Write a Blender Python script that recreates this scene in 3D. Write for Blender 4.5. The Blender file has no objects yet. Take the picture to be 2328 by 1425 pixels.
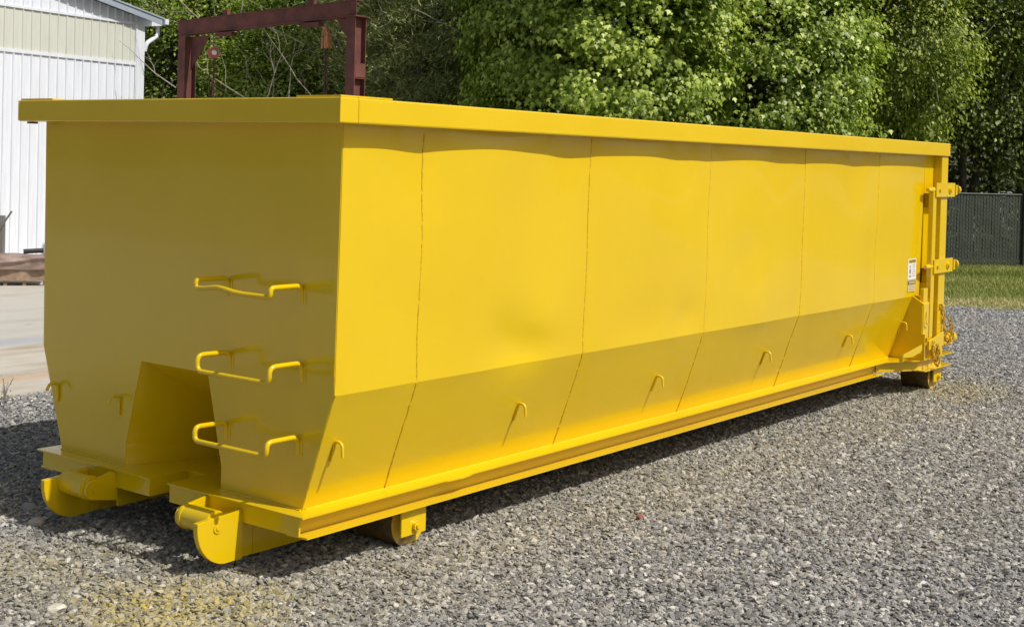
import bpy, math, random
import numpy as np
from mathutils import Vector, Matrix

random.seed(7)
RNG = np.random.default_rng(11)
SC = bpy.context.scene
COL = SC.collection

# ------------------------------------------------------------------ camera
CAMP = Vector((-4.2291, -5.3238, 1.9257))
YAW, PITCH, ROLL = 0.6489, -0.018, 0.0267
F_PX, CX, CY, W_PX, H_PX = 3031.9, 1182.1, 422.2, 2328.0, 1425.0
fwd = Vector((math.cos(YAW)*math.cos(PITCH), math.sin(YAW)*math.cos(PITCH), math.sin(PITCH)))
rgt0 = Vector((math.sin(YAW), -math.cos(YAW), 0)); up0 = rgt0.cross(fwd)
rgt = math.cos(ROLL)*rgt0 + math.sin(ROLL)*up0
upv = -math.sin(ROLL)*rgt0 + math.cos(ROLL)*up0
cam_data = bpy.data.cameras.new("camera")
cam = bpy.data.objects.new("camera", cam_data)
COL.objects.link(cam)
m = Matrix((rgt, upv, -fwd)).transposed().to_4x4()
m.translation = CAMP
cam.matrix_world = m
cam_data.sensor_width = 36.0
cam_data.sensor_fit = 'HORIZONTAL'
cam_data.lens = F_PX/W_PX*36.0
cam_data.shift_x = (W_PX/2-CX)/W_PX
cam_data.shift_y = -(H_PX/2-CY)/W_PX
cam_data.clip_start = 0.05
cam_data.clip_end = 500
SC.camera = cam

# ------------------------------------------------------------------ light
SUNV = Vector((0.21, -1.78, 2.185)).normalized()
EL = math.asin(SUNV.z); AZ = math.atan2(SUNV.x, SUNV.y)
world = bpy.data.worlds.new("World"); SC.world = world
world.use_nodes = True
wn = world.node_tree
bg = wn.nodes["Background"]
sky = wn.nodes.new("ShaderNodeTexSky")
sky.sky_type = 'NISHITA'; sky.sun_disc = False
sky.sun_elevation = EL; sky.sun_rotation = AZ
sky.air_density = 1.0; sky.dust_density = 2.5; sky.ozone_density = 1.0
tint = wn.nodes.new("ShaderNodeMix"); tint.data_type = 'RGBA'; tint.blend_type = 'MULTIPLY'; tint.inputs[0].default_value = 1.0
tint.inputs[7].default_value = (1.06, 1.0, 0.88, 1)     # camera white balance for open shade
wn.links.new(sky.outputs[0], tint.inputs[6]); wn.links.new(tint.outputs[2], bg.inputs[0])
bg.inputs[1].default_value = 0.092
sl = bpy.data.lights.new("sun", 'SUN'); sl.energy = 4.05; sl.angle = math.radians(0.5); sl.color = (1.0, 0.955, 0.88)
so = bpy.data.objects.new("sun", sl); COL.objects.link(so)
so.rotation_euler = SUNV.to_track_quat('Z', 'Y').to_euler()
so.location = (0, -10, 20)
SC.view_settings.view_transform = 'Standard'
SC.view_settings.look = 'None'
SC.view_settings.gamma = 1.0
SC.view_settings.exposure = 0.0
SC.cycles.max_bounces = 8
SC.cycles.transparent_max_bounces = 8
SC.cycles.sample_clamp_indirect = 4.0
SC.cycles.use_denoising = True

# ------------------------------------------------------------------ helpers
def tag(o, label=None, cat=None, group=None, kind=None):
    if label: o["label"] = label
    if cat: o["category"] = cat
    if group: o["group"] = group
    if kind: o["kind"] = kind
    return o

def empty(name, loc=(0, 0, 0), rz=0.0):
    o = bpy.data.objects.new(name, None); COL.objects.link(o)
    o.location = loc; o.rotation_euler = (0, 0, rz); o.empty_display_size = 0.2
    return o

def copy_tree(o, parent=None):
    c = o.copy(); COL.objects.link(c)
    if parent: c.parent = parent
    for ch in [x for x in SC.objects if x.parent == o]:
        copy_tree(ch, c)
    return c

class MB:
    def __init__(s): s.v = []; s.f = []; s.sm = []
    def add(s, vs, fs, smooth=False):
        n = len(s.v); s.v += [tuple(v) for v in vs]
        s.f += [tuple(i+n for i in f) for f in fs]; s.sm += [smooth]*len(fs)
        return s
    def box(s, x0, x1, y0, y1, z0, z1, M=None):
        vs = [Vector((x, y, z)) for x in (x0, x1) for y in (y0, y1) for z in (z0, z1)]
        if M: vs = [M @ v for v in vs]
        return s.add(vs, [(0, 1, 3, 2), (4, 6, 7, 5), (0, 4, 5, 1), (2, 3, 7, 6), (0, 2, 6, 4), (1, 5, 7, 3)])
    def prism(s, pts, d, axis='y', smooth=False):
        """pts: 2D polygon, extruded from d[0] to d[1] along axis. For 'y' pts=(x,z); 'x' pts=(y,z); 'z' pts=(x,y)"""
        def P(p, t):
            return {'y': (p[0], t, p[1]), 'x': (t, p[0], p[1]), 'z': (p[0], p[1], t)}[axis]
        n = len(pts)
        vs = [P(p, d[0]) for p in pts] + [P(p, d[1]) for p in pts]
        fs = [tuple(range(n)), tuple(range(2*n-1, n-1, -1))] + [(i, i+n, (i+1) % n+n, (i+1) % n) for i in range(n)]
        return s.add(vs, fs, smooth)
    def cyl(s, a, b, r, n=20, r2=None, cap=True):
        a = Vector(a); b = Vector(b); d = (b-a).normalized(); r2 = r if r2 is None else r2
        u = d.orthogonal().normalized(); w = d.cross(u)
        vs = []
        for c, rr in ((a, r), (b, r2)):
            for i in range(n):
                t = 2*math.pi*i/n; vs.append(c+(u*math.cos(t)+w*math.sin(t))*rr)
        s.add(vs, [(i, (i+1) % n, (i+1) % n+n, i+n) for i in range(n)], True)
        if cap:
            s.add(vs[:n], [tuple(range(n-1, -1, -1))]); s.add(vs[n:], [tuple(range(n))])
        return s
    def tube(s, pts, r, n=10, closed=False, cap=True, taper=None):
        P = [Vector(p) for p in pts]; N = len(P); vs = []
        u = None
        for i, p in enumerate(P):
            if closed: d = (P[(i+1) % N]-P[i-1]).normalized()
            else: d = (P[min(i+1, N-1)]-P[max(i-1, 0)]).normalized()
            if u is None: u = d.orthogonal().normalized()
            u = (u-d*u.dot(d)).normalized(); w = d.cross(u)
            rr = r if taper is None else r*(1-(1-taper)*i/(N-1))
            for k in range(n):
                t = 2*math.pi*k/n; vs.append(p+(u*math.cos(t)+w*math.sin(t))*rr)
        fs = []
        for i in range(N if closed else N-1):
            j = (i+1) % N
            for k in range(n):
                fs.append((i*n+k, i*n+(k+1) % n, j*n+(k+1) % n, j*n+k))
        s.add(vs, fs, True)
        if cap and not closed:
            s.add(vs[:n], [tuple(range(n-1, -1, -1))]); s.add(vs[-n:], [tuple(range(n))])
        return s
    def build(s, name, mat, parent=None, bevel=0.0, M=None):
        me = bpy.data.meshes.new(name)
        vs = s.v if M is None else [tuple(M @ Vector(v)) for v in s.v]
        me.from_pydata(vs, [], s.f)
        me.polygons.foreach_set("use_smooth", s.sm)
        me.materials.append(mat)
        me.update()
        o = bpy.data.objects.new(name, me); COL.objects.link(o)
        if parent: o.parent = parent
        if bevel:
            b = o.modifiers.new("bevel", 'BEVEL'); b.width = bevel; b.segments = 2
            b.limit_method = 'ANGLE'; b.angle_limit = math.radians(50); b.harden_normals = False
        return o

def fillet(pts, r, n=5):
    """round the corners of a polyline"""
    P = [Vector(p) for p in pts]; out = [P[0]]
    for i in range(1, len(P)-1):
        a = P[i-1]-P[i]; b = P[i+1]-P[i]
        k = min(r, a.length*0.49, b.length*0.49)
        p0 = P[i]+a.normalized()*k; p1 = P[i]+b.normalized()*k
        for j in range(n+1):
            t = j/n; out.append(p0*(1-t)**2+P[i]*2*t*(1-t)+p1*t*t)
    out.append(P[-1]); return out

# ------------------------------------------------------------------ materials
def mat(name):
    M = bpy.data.materials.new(name); M.use_nodes = True
    nt = M.node_tree; b = nt.nodes["Principled BSDF"]
    return M, nt, b
def N(nt, t, **kw):
    n = nt.nodes.new(t)
    for k, v in kw.items(): setattr(n, k, v)
    return n
def noise(nt, scale, detail=4, vec=None, rough=0.55, dim='3D'):
    n = N(nt, "ShaderNodeTexNoise"); n.inputs["Scale"].default_value = scale
    n.inputs["Detail"].default_value = detail; n.inputs["Roughness"].default_value = rough
    if vec: nt.links.new(vec, n.inputs["Vector"])
    return n
def ramp(nt, fac, stops, interp='LINEAR'):
    r = N(nt, "ShaderNodeValToRGB"); e = r.color_ramp.elements; r.color_ramp.interpolation = interp
    while len(e) < len(stops): e.new(0.5)
    for el, (p, c) in zip(e, stops):
        el.position = p; el.color = (*c, 1) if len(c) == 3 else c
    nt.links.new(fac, r.inputs[0]); return r
def mix(nt, fac, a, b, mode='MIX'):
    n = N(nt, "ShaderNodeMix", data_type='RGBA', blend_type=mode)
    for sck, val in ((0, fac), (6, a), (7, b)):
        if hasattr(val, 'links'): nt.links.new(val, n.inputs[sck])
        else: n.inputs[sck].default_value = val if sck == 0 else (*val, 1)
    return n.outputs[2]
def math_(nt, op, a, b=None, c=None, clamp=False):
    n = N(nt, "ShaderNodeMath", operation=op); n.use_clamp = clamp
    for i, val in enumerate((a, b, c)):
        if val is None: continue
        if hasattr(val, 'links'): nt.links.new(val, n.inputs[i])
        else: n.inputs[i].default_value = val
    return n.outputs[0]
def bump(nt, h, dist, strength=1.0, normal=None):
    b = N(nt, "ShaderNodeBump"); b.inputs["Distance"].default_value = dist; b.inputs["Strength"].default_value = strength
    nt.links.new(h, b.inputs["Height"])
    if normal: nt.links.new(normal, b.inputs["Normal"])
    return b.outputs[0]
def wpos(nt):
    return N(nt, "ShaderNodeNewGeometry").outputs["Position"]
def opos(nt):
    return N(nt, "ShaderNodeTexCoord").outputs["Object"]

def m_yellow(name="yellow_paint", rough=0.17):
    M, nt, b = mat(name)
    p = opos(nt)
    n1 = noise(nt, 1.1, 5, p); n2 = noise(nt, 14, 4, p)
    c = mix(nt, ramp(nt, n1.outputs[0], [(0.35, (0, 0, 0)), (0.65, (1, 1, 1))]).outputs[0], (0.725, 0.488, 0.003), (0.755, 0.522, 0.004))
    c = mix(nt, math_(nt, 'MULTIPLY', ramp(nt, n2.outputs[0], [(0.55, (0, 0, 0)), (0.8, (1, 1, 1))]).outputs[0], 0.2), c, (0.76, 0.46, 0.02))
    # grime: specks and scuffs with their own shape
    n5 = noise(nt, 55, 3, p)
    sp = ramp(nt, n5.outputs[0], [(0.73, (0, 0, 0)), (0.77, (1, 1, 1))])
    n6 = noise(nt, 2.3, 3, p)
    spm = math_(nt, 'MULTIPLY', sp.outputs[0], math_(nt, 'MULTIPLY', ramp(nt, n6.outputs[0], [(0.5, (0, 0, 0)), (0.75, (1, 1, 1))]).outputs[0], 0.35))
    c = mix(nt, spm, c, (0.35, 0.2, 0.03))
    nt.links.new(c, b.inputs["Base Color"])
    rr = ramp(nt, n1.outputs[0], [(0.3, (rough*0.8,)*3), (0.7, (rough*1.35,)*3)])
    nt.links.new(rr.outputs[0], b.inputs["Roughness"])
    b.inputs["Coat Weight"].default_value = 0.35; b.inputs["Coat Roughness"].default_value = 0.04
    n3 = noise(nt, 2.0, 3, p); n4 = noise(nt, 160, 2, p)
    bm_ = bump(nt, n3.outputs[0], 0.012, 0.35)
    bm_ = bump(nt, n4.outputs[0], 0.0004, 0.35, bm_)
    nt.links.new(bm_, b.inputs["Normal"])
    return M
YEL = m_yellow()
def m_weld():
    M, nt, b = mat("weld_yellow"); p = opos(nt)
    n = noise(nt, 60, 3, p)
    c = ramp(nt, n.outputs[0], [(0.38, (0.50, 0.31, 0.01)), (0.6, (0.72, 0.48, 0.006))])
    nt.links.new(c.outputs[0], b.inputs["Base Color"]); b.inputs["Roughness"].default_value = 0.45
    nt.links.new(bump(nt, n.outputs[0], 0.004), b.inputs["Normal"]); return M
WELD = m_weld()
def m_wornyel():
    M, nt, b = mat("worn_wheel"); p = opos(nt)
    n = noise(nt, 9, 6, p, 0.65)
    c = ramp(nt, n.outputs[0], [(0.36, (0.22, 0.14, 0.08)), (0.45, (0.52, 0.38, 0.16)), (0.50, (0.75, 0.49, 0.03))])
    nt.links.new(c.outputs[0], b.inputs["Base Color"]); b.inputs["Roughness"].default_value = 0.5
    nt.links.new(bump(nt, n.outputs[0], 0.003), b.inputs["Normal"]); return M
WHEELM = m_wornyel()
def m_simple(name, col, rough=0.6, var=0.25, scale=6, metallic=0.0, bmp=0.002, col2=None):
    M, nt, b = mat(name); p = opos(nt)
    n = noise(nt, scale, 6, p, 0.6)
    c2 = col2 or tuple(x*(1-var) for x in col)
    c = ramp(nt, n.outputs[0], [(0.35, c2), (0.65, col)])
    nt.links.new(c.outputs[0], b.inputs["Base Color"]); b.inputs["Roughness"].default_value = rough
    b.inputs["Metallic"].default_value = metallic
    if bmp: nt.links.new(bump(nt, n.outputs[0], bmp), b.inputs["Normal"])
    return M
DARKSTEEL = m_simple("dark_tread_steel", (0.07, 0.05, 0.03), 0.55, 0.5, 12, bmp=0.003, col2=(0.2, 0.12, 0.03))
RUSTY = m_simple("red_oxide_steel", (0.175, 0.054, 0.042), 0.85, 0.3, 5, bmp=0, col2=(0.09, 0.034, 0.028))
CHAINM = m_simple("rusty_chain", (0.72, 0.47, 0.02), 0.5, 0.4, 40, bmp=0.001, col2=(0.42, 0.24, 0.04))
BLACKC = m_simple("black_chain", (0.03, 0.025, 0.02), 0.6, 0.4, 12, col2=(0.16, 0.07, 0.03))
REDP = m_simple("red_hoist_paint", (0.45, 0.12, 0.09), 0.45, 0.3, 25)
ORANGEP = m_simple("orange_rusty_paint", (0.5, 0.2, 0.06), 0.6, 0.5, 20, col2=(0.2, 0.08, 0.04))
WHITEP = m_simple("white_paint", (0.8, 0.8, 0.78), 0.5, 0.1, 20)
BLACKP = m_simple("black_ink", (0.03, 0.03, 0.03), 0.5, 0.1, 20)
DECALY = m_simple("decal_yellow", (0.8, 0.65, 0.05), 0.4, 0.1, 20, bmp=0)
DECALT = m_simple("decal_tan", (0.75, 0.6, 0.3), 0.4, 0.2, 30, bmp=0)
GREYINK = m_simple("decal_grey", (0.35, 0.33, 0.3), 0.5, 0.2, 60, bmp=0)
GREYM = m_simple("grey_steel", (0.22, 0.21, 0.2), 0.5, 0.3, 8)
WOOD = m_simple("pallet_wood", (0.36, 0.25, 0.17), 0.8, 0.35, 14, bmp=0.002)
BARK = m_simple("bark", (0.09, 0.075, 0.055), 0.9, 0.45, 9, bmp=0.01)
DEADW = m_simple("dead_wood", (0.40, 0.36, 0.30), 0.85, 0.35, 10, bmp=0.003)
TARPM = m_simple("brown_tarp", (0.33, 0.235, 0.20), 0.5, 0.35, 7, bmp=0.01)
FENCEM = m_simple("dark_green_slat", (0.072, 0.086, 0.07), 0.6, 0.3, 4, bmp=0.001)
FPOLE = m_simple("fence_pole_paint", (0.045, 0.055, 0.045), 0.5, 0.2, 10)

def m_siding(name, col, dirt, tr=0.0):
    M, nt, b = mat(name); p = opos(nt)
    mp = N(nt, "ShaderNodeMapping"); mp.inputs["Scale"].default_value = (9, 9, 0.6); nt.links.new(p, mp.inputs[0])
    n = noise(nt, 1.6, 5, mp.outputs[0], 0.6)
    c = mix(nt, math_(nt, 'MULTIPLY', ramp(nt, n.outputs[0], [(0.42, (0, 0, 0)), (0.75, (1, 1, 1))]).outputs[0], 0.5), col, dirt)
    nt.links.new(c, b.inputs["Base Color"]); b.inputs["Roughness"].default_value = 0.45
    return M
SIDING = m_siding("white_metal_siding", (0.74, 0.78, 0.86), (0.56, 0.58, 0.62))
PANELB = m_siding("beige_fibreglass_panel", (0.60, 0.62, 0.57), (0.48, 0.49, 0.43))
ROOFM = m_simple("blue_grey_roof_metal", (0.36, 0.42, 0.50), 0.4, 0.15, 3)

# ground
def m_ground():
    M, nt, b = mat("gravel_base"); p = wpos(nt)
    v = N(nt, "ShaderNodeTexVoronoi"); v.inputs["Scale"].default_value = 42; nt.links.new(p, v.inputs["Vector"])
    bw = N(nt, "ShaderNodeSeparateColor"); nt.links.new(v.outputs["Color"], bw.inputs[0])
    c = ramp(nt, bw.outputs[0], [(0.0, (0.16, 0.16, 0.16)), (0.5, (0.40, 0.40, 0.385)), (0.85, (0.55, 0.54, 0.50)), (1, (0.75, 0.72, 0.68))])
    edge = ramp(nt, v.outputs["Distance"], [(0.3, (1, 1, 1)), (0.75, (0.25, 0.25, 0.25))])
    c2 = mix(nt, 1.0, c.outputs[0], edge.outputs[0], 'MULTIPLY')
    nt.links.new(c2, b.inputs["Base Color"]); b.inputs["Roughness"].default_value = 0.9
    inv = math_(nt, 'SUBTRACT', 1.0, v.outputs["Distance"])
    nt.links.new(bump(nt, inv, 0.015), b.inputs["Normal"]); return M
GROUND = m_ground()

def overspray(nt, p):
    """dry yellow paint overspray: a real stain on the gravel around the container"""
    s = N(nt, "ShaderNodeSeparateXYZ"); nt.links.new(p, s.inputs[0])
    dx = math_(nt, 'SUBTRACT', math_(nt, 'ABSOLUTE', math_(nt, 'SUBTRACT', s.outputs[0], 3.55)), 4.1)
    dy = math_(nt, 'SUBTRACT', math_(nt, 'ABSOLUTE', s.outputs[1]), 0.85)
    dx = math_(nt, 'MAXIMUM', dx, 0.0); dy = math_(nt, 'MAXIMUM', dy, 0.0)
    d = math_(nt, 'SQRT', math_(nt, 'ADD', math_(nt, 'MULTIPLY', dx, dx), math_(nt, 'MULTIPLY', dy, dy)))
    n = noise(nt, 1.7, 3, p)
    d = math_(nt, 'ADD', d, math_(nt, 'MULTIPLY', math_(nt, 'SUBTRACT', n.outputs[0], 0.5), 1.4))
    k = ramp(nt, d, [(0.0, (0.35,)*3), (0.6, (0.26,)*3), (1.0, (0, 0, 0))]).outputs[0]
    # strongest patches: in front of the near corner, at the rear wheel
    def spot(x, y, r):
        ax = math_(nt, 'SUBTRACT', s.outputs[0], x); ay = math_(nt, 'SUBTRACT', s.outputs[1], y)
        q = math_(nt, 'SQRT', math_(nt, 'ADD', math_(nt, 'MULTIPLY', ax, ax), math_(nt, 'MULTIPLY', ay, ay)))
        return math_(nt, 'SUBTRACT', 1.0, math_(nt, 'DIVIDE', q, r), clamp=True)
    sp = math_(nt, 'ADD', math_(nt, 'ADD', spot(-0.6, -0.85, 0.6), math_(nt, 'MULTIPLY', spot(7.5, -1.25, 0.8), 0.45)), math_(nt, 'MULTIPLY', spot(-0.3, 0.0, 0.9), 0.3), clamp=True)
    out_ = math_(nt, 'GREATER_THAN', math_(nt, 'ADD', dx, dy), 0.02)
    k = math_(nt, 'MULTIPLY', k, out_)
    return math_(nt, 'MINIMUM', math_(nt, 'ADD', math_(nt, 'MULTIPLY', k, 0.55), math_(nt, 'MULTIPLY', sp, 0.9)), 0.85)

def m_stone():
    M, nt, b = mat("crushed_stone")
    oi = N(nt, "ShaderNodeObjectInfo")
    c = ramp(nt, oi.outputs["Random"], [(0.0, (0.07, 0.07, 0.075)), (0.22, (0.20, 0.202, 0.21)), (0.52, (0.35, 0.352, 0.36)), (0.76, (0.50, 0.495, 0.48)), (0.90, (0.62, 0.58, 0.49)), (0.935, (0.85, 0.83, 0.79)), (1.0, (0.88, 0.86, 0.83))])
    p = opos(nt); n = noise(nt, 3.0, 5, p, 0.65)
    c2 = mix(nt, 0.25, c.outputs[0], ramp(nt, n.outputs[0], [(0.3, (0.08, 0.08, 0.08)), (0.7, (0.46, 0.45, 0.43))]).outputs[0])
    wp = wpos(nt)
    big = noise(nt, 0.45, 3, wp)
    c2 = mix(nt, ramp(nt, big.outputs[0], [(0.4, (0, 0, 0)), (0.62, (0.22,)*3)]).outputs[0], c2, (0.44, 0.40, 0.33))
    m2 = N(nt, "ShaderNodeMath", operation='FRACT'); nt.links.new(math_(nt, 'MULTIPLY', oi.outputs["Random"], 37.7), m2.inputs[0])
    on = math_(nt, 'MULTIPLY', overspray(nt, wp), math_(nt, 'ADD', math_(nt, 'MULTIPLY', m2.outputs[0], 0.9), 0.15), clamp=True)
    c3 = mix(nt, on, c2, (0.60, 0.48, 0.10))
    nt.links.new(c3, b.inputs["Base Color"]); b.inputs["Roughness"].default_value = 0.75
    nt.links.new(bump(nt, n.outputs[0], 0.1, 0.5), b.inputs["Normal"]); return M
STONEM = m_stone()

def m_concrete():
    M, nt, b = mat("stained_concrete"); p = wpos(nt)
    mp = N(nt, "ShaderNodeMapping"); mp.inputs["Scale"].default_value = (0.5, 1.6, 1); nt.links.new(p, mp.inputs[0])
    n = noise(nt, 1.0, 7, mp.outputs[0], 0.62); n2 = noise(nt, 30, 3, p)
    sx = N(nt, "ShaderNodeSeparateXYZ"); nt.links.new(p, sx.inputs[0])
    c = ramp(nt, n.outputs[0], [(0.32, (0.33, 0.27, 0.20)), (0.46, (0.46, 0.41, 0.33)), (0.56, (0.52, 0.49, 0.43)), (0.7, (0.44, 0.36, 0.27))])
    far = math_(nt, 'GREATER_THAN', sx.outputs[1], 6.36)
    c = mix(nt, math_(nt, 'MULTIPLY', far, 0.55), c.outputs[0], (0.45, 0.445, 0.42))
    # orange and blue stains
    def band(y, w):
        a = math_(nt, 'ABSOLUTE', math_(nt, 'SUBTRACT', math_(nt, 'ADD', sx.outputs[1], math_(nt, 'MULTIPLY', n.outputs[0], 0.4)), y))
        return math_(nt, 'SUBTRACT', 1.0, math_(nt, 'DIVIDE', a, w), clamp=True)
    c = mix(nt, math_(nt, 'MULTIPLY', band(4.85, 0.16), 0.5), c, (0.55, 0.30, 0.14))
    c = mix(nt, math_(nt, 'MULTIPLY', band(6.75, 0.25), 0.45), c, (0.25, 0.32, 0.50))
    n7 = noise(nt, 5, 5, p, 0.7)
    c = mix(nt, ramp(nt, n7.outputs[0], [(0.62, (0, 0, 0)), (0.72, (0.5,)*3)]).outputs[0], c, (0.2, 0.17, 0.13))
    nt.links.new(c, b.inputs["Base Color"]); b.inputs["Roughness"].default_value = 0.85
    nt.links.new(bump(nt, n2.outputs[0], 0.002), b.inputs["Normal"]); return M
CONC = m_concrete()
def m_soil():
    M, nt, b = mat("grass_soil"); p = wpos(nt)
    n = noise(nt, 1.4, 6, p, 0.65)
    c = ramp(nt, n.outputs[0], [(0.35, (0.09, 0.12, 0.035)), (0.55, (0.17, 0.18, 0.06)), (0.68, (0.32, 0.27, 0.15))])
    nt.links.new(c.outputs[0], b.inputs["Base Color"]); b.inputs["Roughness"].default_value = 0.95
    return M
SOIL = m_soil()

def m_leaf(name, c0, c1, c2, rough=0.42, trans=0.25):
    M, nt, b = mat(name)
    at = N(nt, "ShaderNodeAttribute"); at.attribute_name = "tint"
    c = ramp(nt, at.outputs["Fac"], [(0.0, c0), (0.5, c1), (1.0, c2)])
    nt.links.new(c.outputs[0], b.inputs["Base Color"]); b.inputs["Roughness"].default_value = rough
    tr = N(nt, "ShaderNodeBsdfTranslucent")
    tc = mix(nt, 1.0, c.outputs[0], (1.0, 1.25, 0.35), 'MULTIPLY')
    nt.links.new(tc, tr.inputs[0])
    ms = N(nt, "ShaderNodeMixShader"); ms.inputs[0].default_value = trans
    nt.links.new(b.outputs[0], ms.inputs[1]); nt.links.new(tr.outputs[0], ms.inputs[2])
    nt.links.new(ms.outputs[0], nt.nodes["Material Output"].inputs[0])
    return M
LEAF_MAPLE = m_leaf("maple_leaf", (0.08, 0.13, 0.012), (0.24, 0.33, 0.035), (0.56, 0.65, 0.14), 0.44, 0.3)
LEAF_YEL = m_leaf("yellow_green_leaf", (0.06, 0.10, 0.012), (0.20, 0.26, 0.03), (0.50, 0.55, 0.11), 0.5, 0.3)
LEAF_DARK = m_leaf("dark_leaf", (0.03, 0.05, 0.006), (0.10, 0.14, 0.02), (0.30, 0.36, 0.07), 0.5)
LEAF_MID = m_leaf("mid_leaf", (0.11, 0.17, 0.02), (0.27, 0.35, 0.055), (0.48, 0.54, 0.14), 0.5, 0.35)
LEAF_PINE = m_leaf("pine_needle", (0.08, 0.105, 0.03), (0.22, 0.25, 0.08), (0.42, 0.44, 0.17), 0.55, 0.15)
GRASSM = m_leaf("grass_blade", (0.20, 0.23, 0.05), (0.34, 0.36, 0.11), (0.58, 0.50, 0.28), 0.65)

# ------------------------------------------------------------------ setting: ground sheets
def sheet(name, pts, z, material, kind="structure"):
    mb = MB(); mb.add([(x, y, z) for x, y in pts], [tuple(range(len(pts)))])
    o = mb.build(name, material); tag(o, kind=kind); return o
ground = sheet("ground", [(-150, -150), (150, -150), (150, 150), (-150, 150)], 0.0, GROUND)
slab = MB().prism([(-14, 3.98), (1.55, 3.99), (2.4, 3.94), (7.6, 4.02), (7.9, 12.0), (14.0, 16.0), (14.0, 30), (-14, 30)], (-0.05, 0.012), 'z').build("concrete_pavement", CONC); tag(slab, kind="structure")
lawn = sheet("grass_ground", [(15.45, -0.1), (14.85, 1.35), (14.0, 4.0), (13.0, 8), (12, 14), (12, 60), (70, 60), (70, -40), (24, -14), (18, -5)], 0.006, SOIL)

# ------------------------------------------------------------------ gravel stones (stuff): geometry nodes
def project(p):
    q = Vector(p)-CAMP; z = q.dot(fwd)
    if z < 0.3: return None
    return CX+F_PX*q.dot(rgt)/z, CY-F_PX*q.dot(upv)/z
def gravel_cells():
    near, far = [], []
    s = 0.25
    for i in range(-20, 66):
        for j in range(-28, 20):
            x = i*s; y = j*s
            if y+s/2 > 3.95 and x < 10.4: continue
            if x+s/2 > 15.2-0.42*(y-0.3): continue
            if 0.8 < x < 7.0 and -0.2 < y < 0.9: continue
            uv = project((x+s/2, y+s/2, 0))
            if uv is None: continue
            if not (-260 < uv[0] < 2328+260 and uv[1] < 1425+230): continue
            # hidden behind the container
            if x > 1.2 and y > 1.35 and not (x > 9.3 and uv[0] > 2050) and not (x < 3.0 and uv[0] < 250): continue
            dist = (Vector((x, y, 0))-CAMP).length
            (near if dist < 9.5 else far).append((x, y))
    return near, far, s
def emitter(name, cells, s):
    vs, fs = [], []
    for x, y in cells:
        n = len(vs); vs += [(x, y, 0.0), (x+s, y, 0.0), (x+s, y+s, 0.0), (x, y+s, 0.0)]; fs.append((n, n+1, n+2, n+3))
    me = bpy.data.meshes.new(name); me.from_pydata(vs, [], fs); me.materials.append(STONEM)
    o = bpy.data.objects.new(name, me); COL.objects.link(o); return o
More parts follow.
